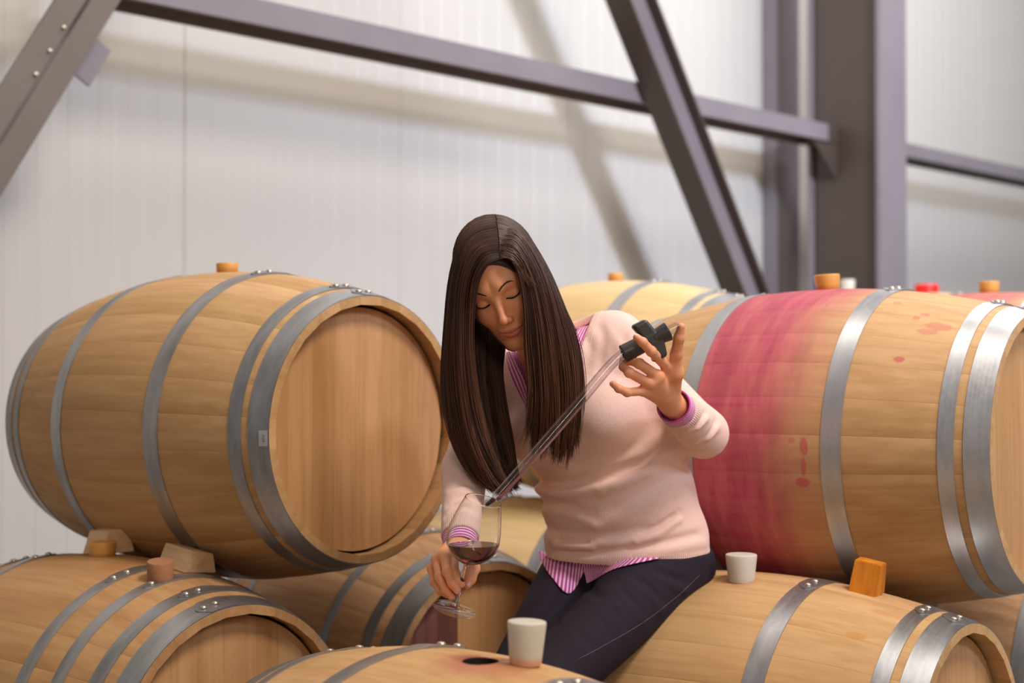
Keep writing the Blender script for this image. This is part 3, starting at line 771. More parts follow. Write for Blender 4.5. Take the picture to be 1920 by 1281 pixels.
def f_body(p):
    d = f_torso(p)+.016
    d = smin(d, cap(p, NB, NT_, .050, .047), .03)
    d = smin(d, f_armL(p), .015); d = smin(d, f_armR(p), .015); d = smin(d, f_legs(p)+.004, .02)
    d = G_head(p, d, .014); d = G_hl(p, d, .010); d = G_hr(p, d, .010)
    return d
# ------------------------------------------------------------------ her clothes
def plane(p, o, n): return (p-np.asarray(o)) @ unit(n)
FOLDS = []
def f_sweat_plain(p):
    d = f_torso(p)-.004
    aL = smin(cap(p, SHL+np.array([-.02, .0, 0]), ELL_, .056, .047), cap(p, ELL_+unit(ELL_-WRL)*.004, WRL, .049, .034), .016)
    aR = smin(cap(p, SHR, ELR, .055, .044), cap(p, ELR, WRR, .044, .035), .016)
    return smin(smin(d, aL, .030), aR, .022)
def polyline_d(p, pts):
    d = np.full(len(p), 9.)
    for a, b in zip(pts[:-1], pts[1:]):
        ba = b-a; h = np.clip((p-a) @ ba/(ba @ ba), 0, 1); d = np.minimum(d, np.linalg.norm(p-a-h[:, None]*ba, axis=1))
    return d
def add_folds(f, store, specs, d0=2.3, d1=3.3):
    for pts, amp, wid in specs:
        wid = wid*1.05
        sp = spline(np.array(pts, float), 9); w = march(f, sp[:, 0], sp[:, 1], d0, d1)
        off = np.array([0, 0, wid*1.3]) if len(pts[0]) == 2 else 0
        store.append((w, amp, wid, w.min(0)-4*wid-.02, w.max(0)+4*wid+.02))
def fold_d(p, store):
    d = np.zeros(len(p))
    for w, amp, wid, lo, hi in store:
        m = ((p > lo) & (p < hi)).all(1)
        if not m.any(): continue
        q = p[m]; x = polyline_d(q, w)/wid
        L = np.zeros(len(q)); 
        e0 = np.linalg.norm(q-w[0], axis=1); e1 = np.linalg.norm(q-w[-1], axis=1)
        fade = np.clip(np.minimum(e0, e1)/(wid*3), .15, 1)
        above = np.linalg.norm  # groove plus a soft roll beside it
        x2 = polyline_d(q-np.array([0, 0, -1.9*wid]), w)/(wid*1.25)
        d[m] += 2.1*amp*fade*(np.exp(-x*x)-.75*np.exp(-x2*x2))
    return d
add_folds(f_sweat_plain, FOLDS, [
    ([(985, 893), (1050, 907), (1130, 893), (1215, 862)], .0070, .010),
    ([(1130, 905), (1190, 880), (1262, 826)], .0035, .009),
    ([(1000, 938), (1070, 950), (1110, 962)], .0025, .010),
    ([(1120, 965), (1180, 940), (1285, 880)], .0028, .012),
    ([(1195, 1004), (1240, 985), (1272, 962)], .0050, .006),
    ([(1040, 1012), (1075, 1016), (1110, 1016)], .0045, .006),
    ([(1020, 985), (1060, 1000), (1150, 1002), (1230, 985)], .0030, .011),
    ([(1040, 1030), (1120, 1034), (1240, 1018), (1320, 1000)], .0030, .009),
    ([(1225, 760), (1200, 830), (1130, 880)], .0020, .014),
    ([(1120, 600), (1130, 640), (1125, 690)], .0030, .010),
    ([(1160, 610), (1172, 650), (1160, 700)], .0035, .011),
    ([(1095, 620), (1105, 660), (1100, 700)], .0022, .009),
    ([(1290, 812), (1310, 795), (1325, 770)], .0035, .006),
    ([(1305, 835), (1332, 812), (1345, 785)], .0035, .007),
    ([(1278, 836), (1300, 846), (1330, 850)], .0022, .007),
    ([(842, 945), (865, 932), (895, 934)], .0040, .006),
    ([(838, 965), (860, 948), (890, 958)], .0035, .006),
    ([(845, 915), (868, 908), (893, 914)], .0030, .006)])
# V neck
VA = march(f_sweat_plain, [1044], [850])[0]
VRt = march(f_sweat_plain, [1080], [690])[0]
VLt = march(f_sweat_plain, [962], [700])[0]
vn = unit(np.cross(VRt-VA, VLt-VA)); vn = vn if vn[1] < 0 else -vn
er = unit(np.cross(vn, VRt-VA)); er = er if er @ (VLt-VA) < 0 else -er      # outward normals of the V's two edges
el = unit(np.cross(vn, VLt-VA)); el = el if el @ (VRt-VA) < 0 else -el
def f_v(p, grow=0.): return smax(smax(plane(p, VA, er)-grow, plane(p, VA, el)-grow, .012), -plane(p, VA, vn)-.075, .01)
CUFL_n = unit(WRL-ELL_); CUFL_o = ELL_+(WRL-ELL_)*.83
CUFR_n = unit(WRR-ELR); CUFR_o = ELR+(WRR-ELR)*.91
HEM_o = P(1172, 1049, 3.02); 
def hem(p):
    x = (p[:, 0]-HEM_o[0]); return HEM_o[2]-p[:, 2]-.010*np.exp(-((x+.085)/.045)**2)-.010*np.clip(-(x)/.2, -1, 1)*0
def f_sweat(p):
    pl = f_sweat_plain(p); d = pl+fold_d(p, FOLDS)
    # ribbed bands at neck, hem and cuffs stand slightly off
    v = f_v(p); d = d-.0016*((v > 0) & (v < .016))*np.clip((.016-v)/.003, 0, 1)
    h = hem(p); d = d-.0012*np.clip((h+.030)/.003, 0, 1)
    cl = plane(p, CUFL_o, CUFL_n); near = np.linalg.norm(p-CUFL_o, axis=1) < .09
    d = smax(d, -(pl+.013), .001)
    d = smax(d, h, .003)
    d = np.where(near, smax(d, cl, .003), d)
    cr = plane(p, CUFR_o, CUFR_n); near = np.linalg.norm(p-CUFR_o, axis=1) < .07
    d = np.where(near, smax(d, cr, .003), d)
    d = smax(d, -v, .003)
    nk = NB+(NT_-NB)*.30
    return smax(d, -cap(p, nk, NT_, .057, .07), .004)
JF = []
def f_jeans_plain(p):
    d = loft(p, PA([(1182, 1022, 3.025), (1184, 1060, 3.03)]), [.158, .160], [.118, .118], [(.95, -.28, 0), (.95, -.3, 0)])
    d = smin(d, ell(p, P(1222, 1062, 3.045), (.125, .125, .085)), .03)
    L = smin(cap(p, HIPL, KNL, .086, .064), cap(p, KNL, ANL, .060, .050), .02)
    R_ = smin(cap(p, HIPR, KNR, .082, .062), cap(p, KNR, ANR, .058, .050), .02)
    return smin(smin(d, L, .04), R_, .025)
add_folds(f_jeans_plain, JF, [
    ([(1180, 1078), (1215, 1100), (1240, 1128)], .0040, .008), ([(1215, 1062), (1250, 1080), (1285, 1090)], .0035, .008),
    ([(1160, 1100), (1185, 1125), (1200, 1150)], .0030, .007), ([(1135, 1128), (1155, 1150), (1168, 1175)], .0022, .006),
    ([(1115, 1150), (1130, 1170), (1138, 1190)], .0020, .006), ([(1100, 1090), (1115, 1115), (1150, 1120)], .0035, .010),
    ([(1105, 1085), (1085, 1115), (1050, 1160), (1030, 1185)], .0030, .008), ([(1060, 1090), (1040, 1120), (1010, 1160)], .0025, .010),
    ([(1075, 1180), (1095, 1200), (1105, 1215)], .002, .006)])
ANK = max(ANL[2], ANR[2])-.02
def f_jeans(p):
    d = f_jeans_plain(p)+fold_d(p, JF)
    d = smax(d, p[:, 2]-(P(1184, 1030, 3.02)[2]), .004)
    return smax(d, ANK-p[:, 2], .004)

# materials for her
t = NT('woman_skin'); at = t.n('ShaderNodeAttribute', attribute_name='lip').outputs['Fac']; co = t.n('ShaderNodeTexCoord').outputs['Object']
ru = t.n('ShaderNodeAttribute', attribute_name='rosy').outputs['Fac']; na = t.n('ShaderNodeAttribute', attribute_name='nail').outputs['Fac']
f1 = t.noise(co, 55, 4); f2 = t.noise(co, 900, 2)
c_ = t.mix(f1, K(242, 172, 128), K(230, 154, 112)); c_ = t.mix(t.math('MULTIPLY', ru, .5), c_, K(216, 122, 96)); c_ = t.mix(at, c_, K(206, 108, 98)); c_ = t.mix(t.math('MULTIPLY', na, .7), c_, K(232, 178, 158))
M['skin'] = t.set(Base_Color=c_, Roughness=t.math('SUBTRACT', .48, t.math('MULTIPLY', na, .2)))
t.b.inputs['Subsurface Weight'].default_value = .18; t.b.inputs['Subsurface Radius'].default_value = (.010, .004, .002); t.b.inputs['Subsurface Scale'].default_value = .7
t.bump(t.math('ADD', f2, f1), .08, .0006)
t = NT('pink_knit'); co = t.n('ShaderNodeTexCoord').outputs['Object']; rib = t.n('ShaderNodeAttribute', attribute_name='rib').outputs['Fac']; rc_ = t.n('ShaderNodeAttribute', attribute_name='ribc').outputs['Fac']
f1 = t.noise(co, 420, 3); f3 = t.noise(co, 14, 3)
w = t.math('SINE', t.math('MULTIPLY', rc_, 2*PI/.0042))
c_ = t.mix(f3, K(244, 210, 199), K(237, 198, 186)); c_ = t.mix(t.math('MULTIPLY', t.mapr(f1, .35, .7), .18), c_, K(190, 140, 132))
M['knit'] = t.set(Base_Color=c_, Roughness=.9); t.b.inputs['Sheen Weight'].default_value = .25; t.b.inputs['Specular IOR Level'].default_value = .15
t.bump(t.math('ADD', t.math('MULTIPLY', f1, .8), t.math('MULTIPLY', t.math('MULTIPLY', w, rib), .8)), .35, .0016)
def striped(name, ang=0.):
    t = NT(name); sc = t.n('ShaderNodeAttribute', attribute_name='stripe').outputs['Fac']
    w = t.math('SINE', t.math('MULTIPLY', sc, 2*PI)); co = t.n('ShaderNodeTexCoord').outputs['Object']
    m = t.set(Base_Color=t.mix(t.mapr(w, -.05, .55), K(196, 66, 160), K(244, 214, 236)), Roughness=.8); t.bump(t.noise(co, 900, 2), .15, .0006); return t.m
M['shirt'] = striped('striped_shirt_cloth')
t = NT('dark_denim'); co = t.n('ShaderNodeTexCoord').outputs['Object']; f1 = t.noise(co, 700, 3); f2 = t.noise(co, 9, 3)
M['denim'] = t.set(Base_Color=t.mix(f1, t.mix(f2, K(50, 41, 54), K(42, 34, 46)), K(30, 25, 36)), Roughness=.85); t.b.inputs['Specular IOR Level'].default_value = .25; t.bump(f1, .25, .0008)
M['seam'] = simple('denim_seam_thread', K(74, 64, 78), .8)
t = NT('brown_hair'); at = t.n('ShaderNodeAttribute', attribute_name='tint').outputs['Fac']; al = t.n('ShaderNodeAttribute', attribute_name='along').outputs['Fac']
M['hair'] = t.set(Base_Color=t.mix(at, t.mix(al, K(50, 31, 27), K(62, 38, 28)), t.mix(al, K(80, 54, 46), K(116, 74, 50))), Roughness=.42); t.b.inputs['Specular IOR Level'].default_value = .38
M['brow'] = simple('dark_brow_hair', K(78, 54, 42), .8); M['lash'] = simple('dark_lash', K(30, 18, 15), .6)
M['scalp'] = simple('hair_underlayer', K(58, 39, 33), .6, 0, .3, 220)

WO = P(1200, 1052, 3.05)
wom = tag(empty('person', WO), 'woman in pink sweater sitting on a barrel, long brown hair, looking down at a glass', 'person')
def put(name, V, Q, mat, attrs=None, lab=None, parent=None):
    o = fast_mesh(name, V, Q, mat, parent or wom, attrs, WO)
    if lab: o['label'] = lab
    return o
# body (one continuous surface, finer cells at the head and hands)
allp = np.array([HC+.14, HC-.14, KNL, KNR, ANL, ANR, HIPL, ELL_, WRR]+list(allL)+list(allR)+list(SP))
lo, hi = allp.min(0)-.16, allp.max(0)+.16

mD = np.array(bmat(B['D']).inverted())
def f_barD(p):
    q = p @ mD[:3, :3].T+mD[:3, 3]; return np.hypot(q[:, 1], q[:, 2]-RB)-(RB-(RB-RH)*np.clip(np.abs(q[:, 0])/BL, 0, 1)**2)
BV, BQ = nets(lambda p: smax(f_body(p), -f_barD(p)+.014, .01), (axis(lo[0], hi[0], .006, .0017, ((-.165, .085), (.17, .33))), axis(lo[1], hi[1], .006, .0017, ((2.52, 2.86),)),
                        axis(lo[2], hi[2], .006, .0017, ((1.05, 1.42), (.70, .84)))))
q = hl(BV); ax_ = np.abs(q[:, 0]); s_ = np.clip(ax_/.0262, 0, 1.3); zc = -.0700+.0045*s_**2
ss = lambda x, a, b: np.clip((x-a)/(b-a), 0, 1)**2*(3-2*np.clip((x-a)/(b-a), 0, 1))
wz = np.maximum(1-s_**2, 0)
lip = ss(q[:, 2], zc-.0125*wz-.001, zc-.0105*wz)*(1-ss(q[:, 2], zc+.0068*wz, zc+.0088*wz))*(ax_ < .0275)*(q[:, 1] > .055)
hd = np.linalg.norm(q, axis=1) < .16
lip = lip*hd*(1-.15)
rosy = (np.exp(-(np.linalg.norm(q-np.array([.036, .066, -.034]), axis=1)/.022)**2)+np.exp(-(np.linalg.norm(q-np.array([-.036, .066, -.034]), axis=1)/.022)**2)+.7*np.exp(-(np.linalg.norm(q-np.array([0, .112, -.042]), axis=1)/.012)**2))
nail = np.zeros(len(BV))
for g in FL+FR+[TL, TR]:
    for pt in g[-1:]: rosy += .7*np.exp(-(np.linalg.norm(BV-pt, axis=1)/.010)**2)
    for pt in g[1:-1]: rosy += .35*np.exp(-(np.linalg.norm(BV-pt, axis=1)/.008)**2)
body = put('body', BV, BQ, M['skin'], dict(lip=lip, rosy=np.clip(rosy, 0, 1.2), nail=nail))
# finger nails: thin curved plates on the finger ends
def nail_plate(tip, prev, side, r):
    t_ = unit(tip-prev); n_ = unit(side-t_*(side @ t_)); b_ = np.cross(t_, n_)
    V, F = [], []
    for k in (0, 1):
        for i in range(6):
            u = -.0055+.0115*i/5; hw = r*.62*(1-.25*max(0, (i-3)/2)**2)*(1 if i else .8)
            for j in range(5):
                w = (j/4-.5)*2; V.append(tip+t_*u+b_*hw*w+n_*(math.sqrt(max(r*r-(hw*w)**2, 0))*1.0+.0006-.0006*k-.0010*(i/5)**2))
    for k in (0, 1):
        for i in range(5):
            for j in range(4): a0 = k*30+i*5+j; F.append((a0, a0+1, a0+6, a0+5))
    return mesh('nail', np.array(V)-WO, F, 60)
M['nail'] = simple('finger_nail', K(226, 170, 150), .3, 0, .05)
toc = np.array([-.1, -1, .25])
for g, sd, r in ((FR[0], (-.2, -1, -.2), .0064), (FR[1], (-.25, -1, -.2), .0066), (FR[2], (-.4, -1, -.2), .0062), (FL[0], (-.1, -.75, .75), .0064), (FL[3], (-.2, -.8, .6), .0056), (TR, (.3, -1, 0), .0074)):
    new_obj('nail', nail_plate(g[-1], g[-2], np.array(sd, float), r), M['nail'], body)
# sweater
slo = np.array([-.19, 2.60, .74]); shi = np.array([.50, 3.22, 1.31])
SV, SQ = nets(lambda p: smax(f_sweat(p), -f_barD(p)+.002, .004), tuple(axis(slo[k], shi[k], .0032) for k in range(3)), 2.2)
v_ = f_v(SV); h_ = hem(SV); cl_ = plane(SV, CUFL_o, CUFL_n); cr_ = plane(SV, CUFR_o, CUFR_n)
nL = np.linalg.norm(SV-CUFL_o, axis=1) < .085; nR = np.linalg.norm(SV-CUFR_o, axis=1) < .065
ribV = (v_ < .0165); ribH = h_ > -.030; ribC = (nL & (cl_ > -.028)) | (nR & (cr_ > -.028))
rib = (ribV | ribH | ribC).astype(float)
def angc(p, o, n, r):
    a_ = unit(np.cross(n, [0, 0, 1])); b_ = np.cross(n, a_); d = p-o; return np.arctan2(d @ a_, d @ b_)*r
ribc = np.where(nL & (cl_ > -.05), angc(SV, CUFL_o, CUFL_n, .036), np.where(nR & (cr_ > -.05), angc(SV, CUFR_o, CUFR_n, .036), np.where(ribH, SV[:, 0]*1.1-SV[:, 1]*.3, v_)))
put('sweater', SV, SQ, M['knit'], dict(rib=rib, ribc=ribc), 'pale pink V-neck knitted sweater')
# jeans
jlo = np.array([-.13, 2.45, ANK-.02]); jhi = np.array([.50, 3.26, .80])
JV, JQ = nets(lambda p: smax(f_jeans(p), -f_barD(p)+.001, .006), tuple(axis(jlo[k], jhi[k], .0042) for k in range(3)))
put('jeans', JV, JQ, M['denim'], None, 'dark denim trousers')
sp_ = spline(np.array([(1312, 1078), (1270, 1118), (1205, 1168), (1130, 1212), (1085, 1236)], float), 40)
w_ = march(f_jeans, sp_[:, 0], sp_[:, 1], 2.4, 3.3); w_ = w_+(CAMP-w_)/np.linalg.norm(CAMP-w_, axis=1)[:, None]*.0002
v, f = tube(w_-WO, .0011, 6); new_obj('side_seam', mesh('side_seam', v, f, 60), M['seam'], wom)
# shirt showing at neck, cuffs and hem
def f_shirt(p):
    d = np.abs(f_torso(p)+.0085)-.0016
    v = f_v(p); d = smax(d, v-.02, .002)
    inner = smax(smax(plane(p, VA, er)+.026, plane(p, VA, el)+.026, .01), -plane(p, VA, vn)-.075, .01)
    d = smax(d, -inner, .002)
    return smax(d, -cap(p, NB, NT_, .054, .06), .002)
HV, HQ = nets(f_shirt, tuple(axis(a, b, .0026) for a, b in ((-.05, .17), (2.7, 3.0), (.97, 1.24))))
shf = put('shirt_front', HV, HQ, M['shirt'], dict(stripe=((HV-VA) @ er)/.0052), 'magenta and white striped shirt front')
def cuff(o, n, r0, r1, back, fwd, name):
    f = lambda p: smax(smax(np.abs(cap(p, o-n*.08, o+n*.08, r0, r1))-.0016, plane(p, o+n*fwd, n), .0015), -plane(p, o-n*back, n), .0015)
    V, Q = nets(f, tuple(axis(o[k]-.06, o[k]+.06, .0019) for k in range(3)))
    return put('shirt_cuff', V, Q, M['shirt'], dict(stripe=((V-o) @ n)/.0066), name)
cuff(CUFL_o, CUFL_n, .0345, .0310, .014, .033, 'striped shirt cuff at the raised wrist')
cuff(CUFR_o, CUFR_n, .0310, .0305, .012, .022, 'striped shirt cuff at the lowered wrist')
def patch(name, top, bot, f, off, mat, stripes, n=44, m=18, d0=2.4, d1=3.4, thick=.0022, wav=0., lab=None):
    T = spline(np.array(top, float), n); B_ = spline(np.array(bot, float), n); V = []
    for j in range(m):
        w = j/(m-1); q = T+(B_-T)*w; p = march(f, q[:, 0], q[:, 1], d0, d1)
        r = (CAMP-p)/np.linalg.norm(CAMP-p, axis=1)[:, None]
        V.append(p+r*(off+wav*np.sin(np.arange(n)*.55+w*2)[:, None]))
    V = np.array(V); U = np.tile(np.arange(n)/(n-1)*stripes, (m, 1)) if stripes > 0 else np.tile(np.arange(m)[:, None]/(m-1)*-stripes, (1, n))
    nr_ = -rays(0*np.arange(n*m)+1060, 0*np.arange(n*m)+1060); nr_ /= np.linalg.norm(nr_, axis=1)[:, None]
    V0 = V.reshape(-1, 3); VV = np.concatenate([V0, V0-nr_*thick]); Q = []; b0 = n*m
    for j in range(m-1):
        for i in range(n-1):
            a = j*n+i; Q.append((a, a+1, a+n+1, a+n)); Q.append((b0+a, b0+a+n, b0+a+n+1, b0+a+1))
    ring_ = [i for i in range(n)]+[j*n+n-1 for j in range(1, m)]+[(m-1)*n+i for i in range(n-2, -1, -1)]+[j*n for j in range(m-2, 0, -1)]
    for a, b in zip(ring_, ring_[1:]+ring_[:1]): Q.append((a, b0+a, b0+b, b))
    return put(name, VV, np.array(Q), mat, dict(stripe=np.concatenate([U.ravel(), U.ravel()])), lab)
patch('shirt_tail', [(1008, 1032), (1040, 1042), (1075, 1048), (1104, 1050)], [(1011, 1046), (1034, 1082), (1068, 1113), (1100, 1064)], f_jeans, .006, M['shirt'], 15, wav=.0008, lab='striped shirt tail, pointed flap')
patch('shirt_tail', [(1092, 1046), (1140, 1042), (1190, 1036), (1238, 1030)], [(1100, 1094), (1112, 1089), (1155, 1066), (1240, 1046)], f_jeans, .009, M['shirt'], 22, wav=.0008, lab='striped shirt tail at the hip')
fn = lambda p: smin(f_torso(p)-.001, cap(p, NB, NT_, .056, .050), .03)
patch('shirt_collar', [(944, 662), (950, 690), (962, 722), (985, 764)], [(956, 658), (972, 690), (984, 716), (992, 752)], fn, .010, M['shirt'], -3.5, m=14, d0=2.5, lab='striped shirt collar below the chin')

# brows, lashes
def face_line(name, pts, rad, mat, off=.0004, n=16):
    """pts in head coordinates (x, z): laid on the face surface"""
    sp = spline(np.array(pts, float), n); W3 = []
    for x, z in sp:
        y = .13
        for _ in range(80):
            d = f_head(hw_((x, y, z))[None])[0]
            if d < 1e-4: break
            y -= max(d*.6, 1e-5)
        W3.append(hw_((x, y+off, z)))
    v, f = tube(np.array(W3)-WO, rad*np.interp(np.linspace(0, 1, n), (0, .25, .7, 1), (.7, 1, .85, .25)), 8)
    return new_obj(name, mesh(name, v, f, 60), mat, wom)
for s in (1, -1):
    face_line('eyebrow', [(s*.0125, .0165), (s*.022, .0225), (s*.034, .0245), (s*.046, .0180)], .0023, M['brow'], -.0012)
    face_line('eyelash', [(s*.0170, -.0050), (s*.024, -.0082), (s*.033, -.0090), (s*.042, -.0062), (s*.0455, -.0035)], .0019, M['lash'], .0002)

# ------------------------------------------------------------------ hair: thousands of fine strands combed along guides
HAIRG = {
 'left': [
  [(936, 486, 2.650), (915, 497, 2.645), (897, 530, 2.655), (889, 590, 2.675), (889, 655, 2.695), (900, 745, 2.705), (922, 840, 2.705), (958, 938, 2.695)],
  [(933, 458, 2.665), (896, 468, 2.655), (870, 520, 2.665), (863, 600, 2.675), (866, 700, 2.685), (882, 800, 2.69), (912, 885, 2.69), (948, 944, 2.69)],
  [(928, 430, 2.700), (880, 442, 2.690), (852, 510, 2.705), (841, 600, 2.71), (836, 700, 2.715), (846, 800, 2.715), (874, 880, 2.71), (915, 930, 2.70)],
  [(926, 414, 2.750), (874, 432, 2.755), (846, 505, 2.770), (834, 620, 2.765), (830, 730, 2.760), (846, 815, 2.755), (880, 888, 2.74), (932, 938, 2.72)],
  [(928, 411, 2.800), (890, 426, 2.835), (862, 510, 2.855), (850, 640, 2.845), (858, 760, 2.83), (878, 840, 2.80), (905, 900, 2.77), (940, 934, 2.75)]],
 'right': [
  [(938, 486, 2.650), (957, 487, 2.643), (973, 520, 2.648), (982, 580, 2.655), (984, 650, 2.665), (990, 730, 2.675), (984, 800, 2.69), (966, 850, 2.70)],
  [(936, 460, 2.665), (966, 462, 2.652), (996, 520, 2.658), (1013, 600, 2.665), (1023, 680, 2.675), (1028, 760, 2.69), (1024, 820, 2.705), (1012, 878, 2.715)],
  [(931, 432, 2.695), (972, 434, 2.690), (1016, 500, 2.690), (1043, 590, 2.69), (1060, 680, 2.705), (1064, 760, 2.72), (1058, 830, 2.735), (1046, 888, 2.745)],
  [(928, 412, 2.750), (974, 424, 2.760), (1020, 490, 2.760), (1056, 570, 2.755), (1082, 645, 2.755), (1090, 730, 2.755), (1080, 812, 2.76), (1070, 886, 2.77)],
  [(930, 410, 2.790), (966, 424, 2.830), (1008, 490, 2.860), (1046, 570, 2.870), (1078, 640, 2.865), (1088, 700, 2.84), (1082, 760, 2.82), (1070, 800, 2.81)]],
 'inner': [
  [(884, 560, 2.800), (885, 620, 2.790), (889, 700, 2.780), (899, 780, 2.765), (914, 850, 2.75), (930, 905, 2.735), (948, 940, 2.72)],
  [(905, 590, 2.830), (907, 650, 2.810), (912, 720, 2.795), (922, 790, 2.780), (935, 850, 2.765), (946, 900, 2.75), (955, 935, 2.74)],
  [(930, 630, 2.840), (928, 680, 2.820), (933, 740, 2.805), (942, 800, 2.790), (951, 850, 2.775), (958, 895, 2.765), (963, 925, 2.755)],
  [(948, 655, 2.840), (944, 700, 2.825), (951, 760, 2.810), (960, 810, 2.795), (966, 850, 2.780), (969, 885, 2.77), (972, 905, 2.765)]]}
HAIRG['fringe_right'] = [
  [(937, 484, 2.652), (946, 485, 2.645), (958, 489, 2.643), (969, 500, 2.645), (977, 518, 2.650), (983, 545, 2.656)],
  [(936, 472, 2.660), (947, 473, 2.652), (960, 478, 2.648), (973, 491, 2.648), (982, 514, 2.652), (987, 545, 2.657)],
  [(935, 458, 2.668), (948, 459, 2.660), (963, 465, 2.655), (978, 482, 2.652), (987, 508, 2.654), (991, 545, 2.658)]]
def solid_guard(p): return np.minimum(f_head(p), f_sweat_plain(p))
def strands(key, count, seed, segs=26, rad=.00085, spread=1., jit=1.):
    rng = np.random.RandomState(seed); G = [spline(PA(g), segs) for g in HAIRG[key]]; G = np.array(G); ng = len(G)
    u = rng.rand(count)*(ng-1); layer = rng.rand(count)**.7
    # lock structure: strands gather in locks
    nl = 46; lock_u = np.sort(rng.rand(nl))*(ng-1); lk = np.abs(u[:, None]-lock_u[None]).argmin(1)
    i0 = np.clip(u.astype(int), 0, ng-2); w = (u-i0)[:, None, None]
    pts = G[i0]*(1-w)+G[i0+1]*w
    ul = lock_u[lk]; j0 = np.clip(ul.astype(int), 0, ng-2); wl = (ul-j0)[:, None, None]; lc = G[j0]*(1-wl)+G[j0+1]*wl
    t_ = np.linspace(0, 1, segs)[None, :, None]
    gather = .42*np.clip((t_-.25)/.6, 0, 1)+.40*np.clip((t_-.72)/.28, 0, 1)
    pts = pts+(lc-pts)*gather
    ctr = G.mean(0)[None]; inward = ctr-pts; inward /= np.maximum(np.linalg.norm(inward, axis=2, keepdims=True), 1e-6)
    pts = pts+inward*(1-layer)[:, None, None]*.016*spread*np.clip(t_*6, .1, 1)
    lj = rng.randn(nl, 3)[lk][:, None, :]
    ph = rng.rand(count, 1, 1)*6.28
    pts = pts+lj*np.array([.0030, .0035, .0])*np.clip((t_-.2)/.8, 0, 1)*jit
    pts = pts+rng.randn(count, 1, 3)*np.array([.0014, .0018, .0008])*np.clip(t_*3, .25, 1)*jit
    pts = pts+np.array([.0022, .0014, 0])*np.sin(t_*5.5+ph)*np.clip((t_-.3)/.7, 0, 1)*jit
    curl = rng.randn(nl)[lk][:, None, None]*.5+.6; pts = pts+np.array([.016, -.004, .004])*curl*np.clip((t_-.72)/.28, 0, 1)**2
    stray = (rng.rand(count) < .07)[:, None, None]
    pts = pts+stray*rng.randn(count, 1, 3)*np.array([.007, .006, .003])*np.clip((t_-.35)/.65, 0, 1)
    # shorter, feathered ends
    L = 1-.15*rng.rand(count)**1.5-.05*rng.rand(nl)[lk]-(.10+.22*rng.rand(nl)[lk])*(rng.rand(nl)[lk] < .30)*rng.rand(count); tt = np.linspace(0, 1, segs)[None]*L[:, None]*(segs-1)
    a = np.clip(tt.astype(int), 0, segs-2); fr = (tt-a)[..., None]; k = np.arange(count)[:, None]
    pts = pts[k, a]*(1-fr)+pts[k, a+1]*fr
    # keep clear of the head and clothes
    flat = pts.reshape(-1, 3); clear = (.0015+.0055*np.repeat(layer, segs))
    for _ in range(2):
        d = solid_guard(flat); m = d < clear
        if not m.any(): break
        q = flat[m]; e = .002; gr = np.stack([solid_guard(q+e*np.eye(3)[c])-solid_guard(q-e*np.eye(3)[c]) for c in range(3)], -1)/(2*e)
        gr /= np.maximum(np.linalg.norm(gr, axis=1, keepdims=True), .2); flat[m] = q+gr*(clear[m]-d[m])[:, None]
    pts = flat.reshape(count, segs, 3)
    tint = np.clip(.5+.28*rng.randn(count)+.30*rng.randn(nl)[lk], 0, 1)
    R = rad*(.75+.5*rng.rand(count))
    return pts, R, tint
def strand_mesh(sets):
    Vs, Qs, T, A = [], [], [], []; base = 0
    for pts, R, tint in sets:
        n, s, _ = pts.shape; tg = np.gradient(pts, axis=1); tg /= np.maximum(np.linalg.norm(tg, axis=2, keepdims=True), 1e-9)
        up = np.array([.31, -.9, .3]); a = np.cross(tg, up); a /= np.maximum(np.linalg.norm(a, axis=2, keepdims=True), 1e-6); b = np.cross(tg, a)
        prof = np.interp(np.linspace(0, 1, s), (0, .08, .8, 1), (.6, 1, .9, .12))[None, :, None]*R[:, None, None]
        ringv = np.stack([pts+prof*(math.cos(2*PI*c/3)*a+math.sin(2*PI*c/3)*b) for c in range(3)], 2)
        Vs.append(ringv.reshape(-1, 3)); T.append(np.repeat(tint, s*3)); A.append(np.tile(np.repeat(np.linspace(0, 1, s), 3), n))
        idx = base+np.arange(n)[:, None, None]*s*3+np.arange(s-1)[None, :, None]*3+np.arange(3)[None, None]
        nx = base+np.arange(n)[:, None, None]*s*3+np.arange(s-1)[None, :, None]*3+((np.arange(3)+1) % 3)[None, None]
        Qs.append(np.stack([idx, nx, nx+3, idx+3], -1).reshape(-1, 4)); base += n*s*3
    return np.concatenate(Vs), np.concatenate(Qs), np.concatenate(T), np.concatenate(A)
sets = [strands('fringe_right', 420, 4, 16, .0007, .4, .5), strands('left', 3000, 1), strands('right', 3300, 2), strands('inner', 2000, 3)]
V, Q, T_, A_ = strand_mesh(sets)
hair = put('hair', V, Q, M['hair'], dict(tint=T_, along=A_), 'long straight dark brown hair parted at the crown')
# scalp cap below the strands
def f_cap(p):
    q = hl(p); d = f_head(p)-.0035
    # hairline: keeps forehead, face and the thin part line free
    face = ell(q, (.004, .085, -.030), (.062, .075, .098))
    return smax(smax(d, -(f_head(p)+.004), .001), -face, .004)
V, Q = nets(f_cap, tuple(axis(HC[k]-.14, HC[k]+.14, .0032) for k in range(3)))
put('scalp_hair', V, Q, M['scalp'], None, None, hair)

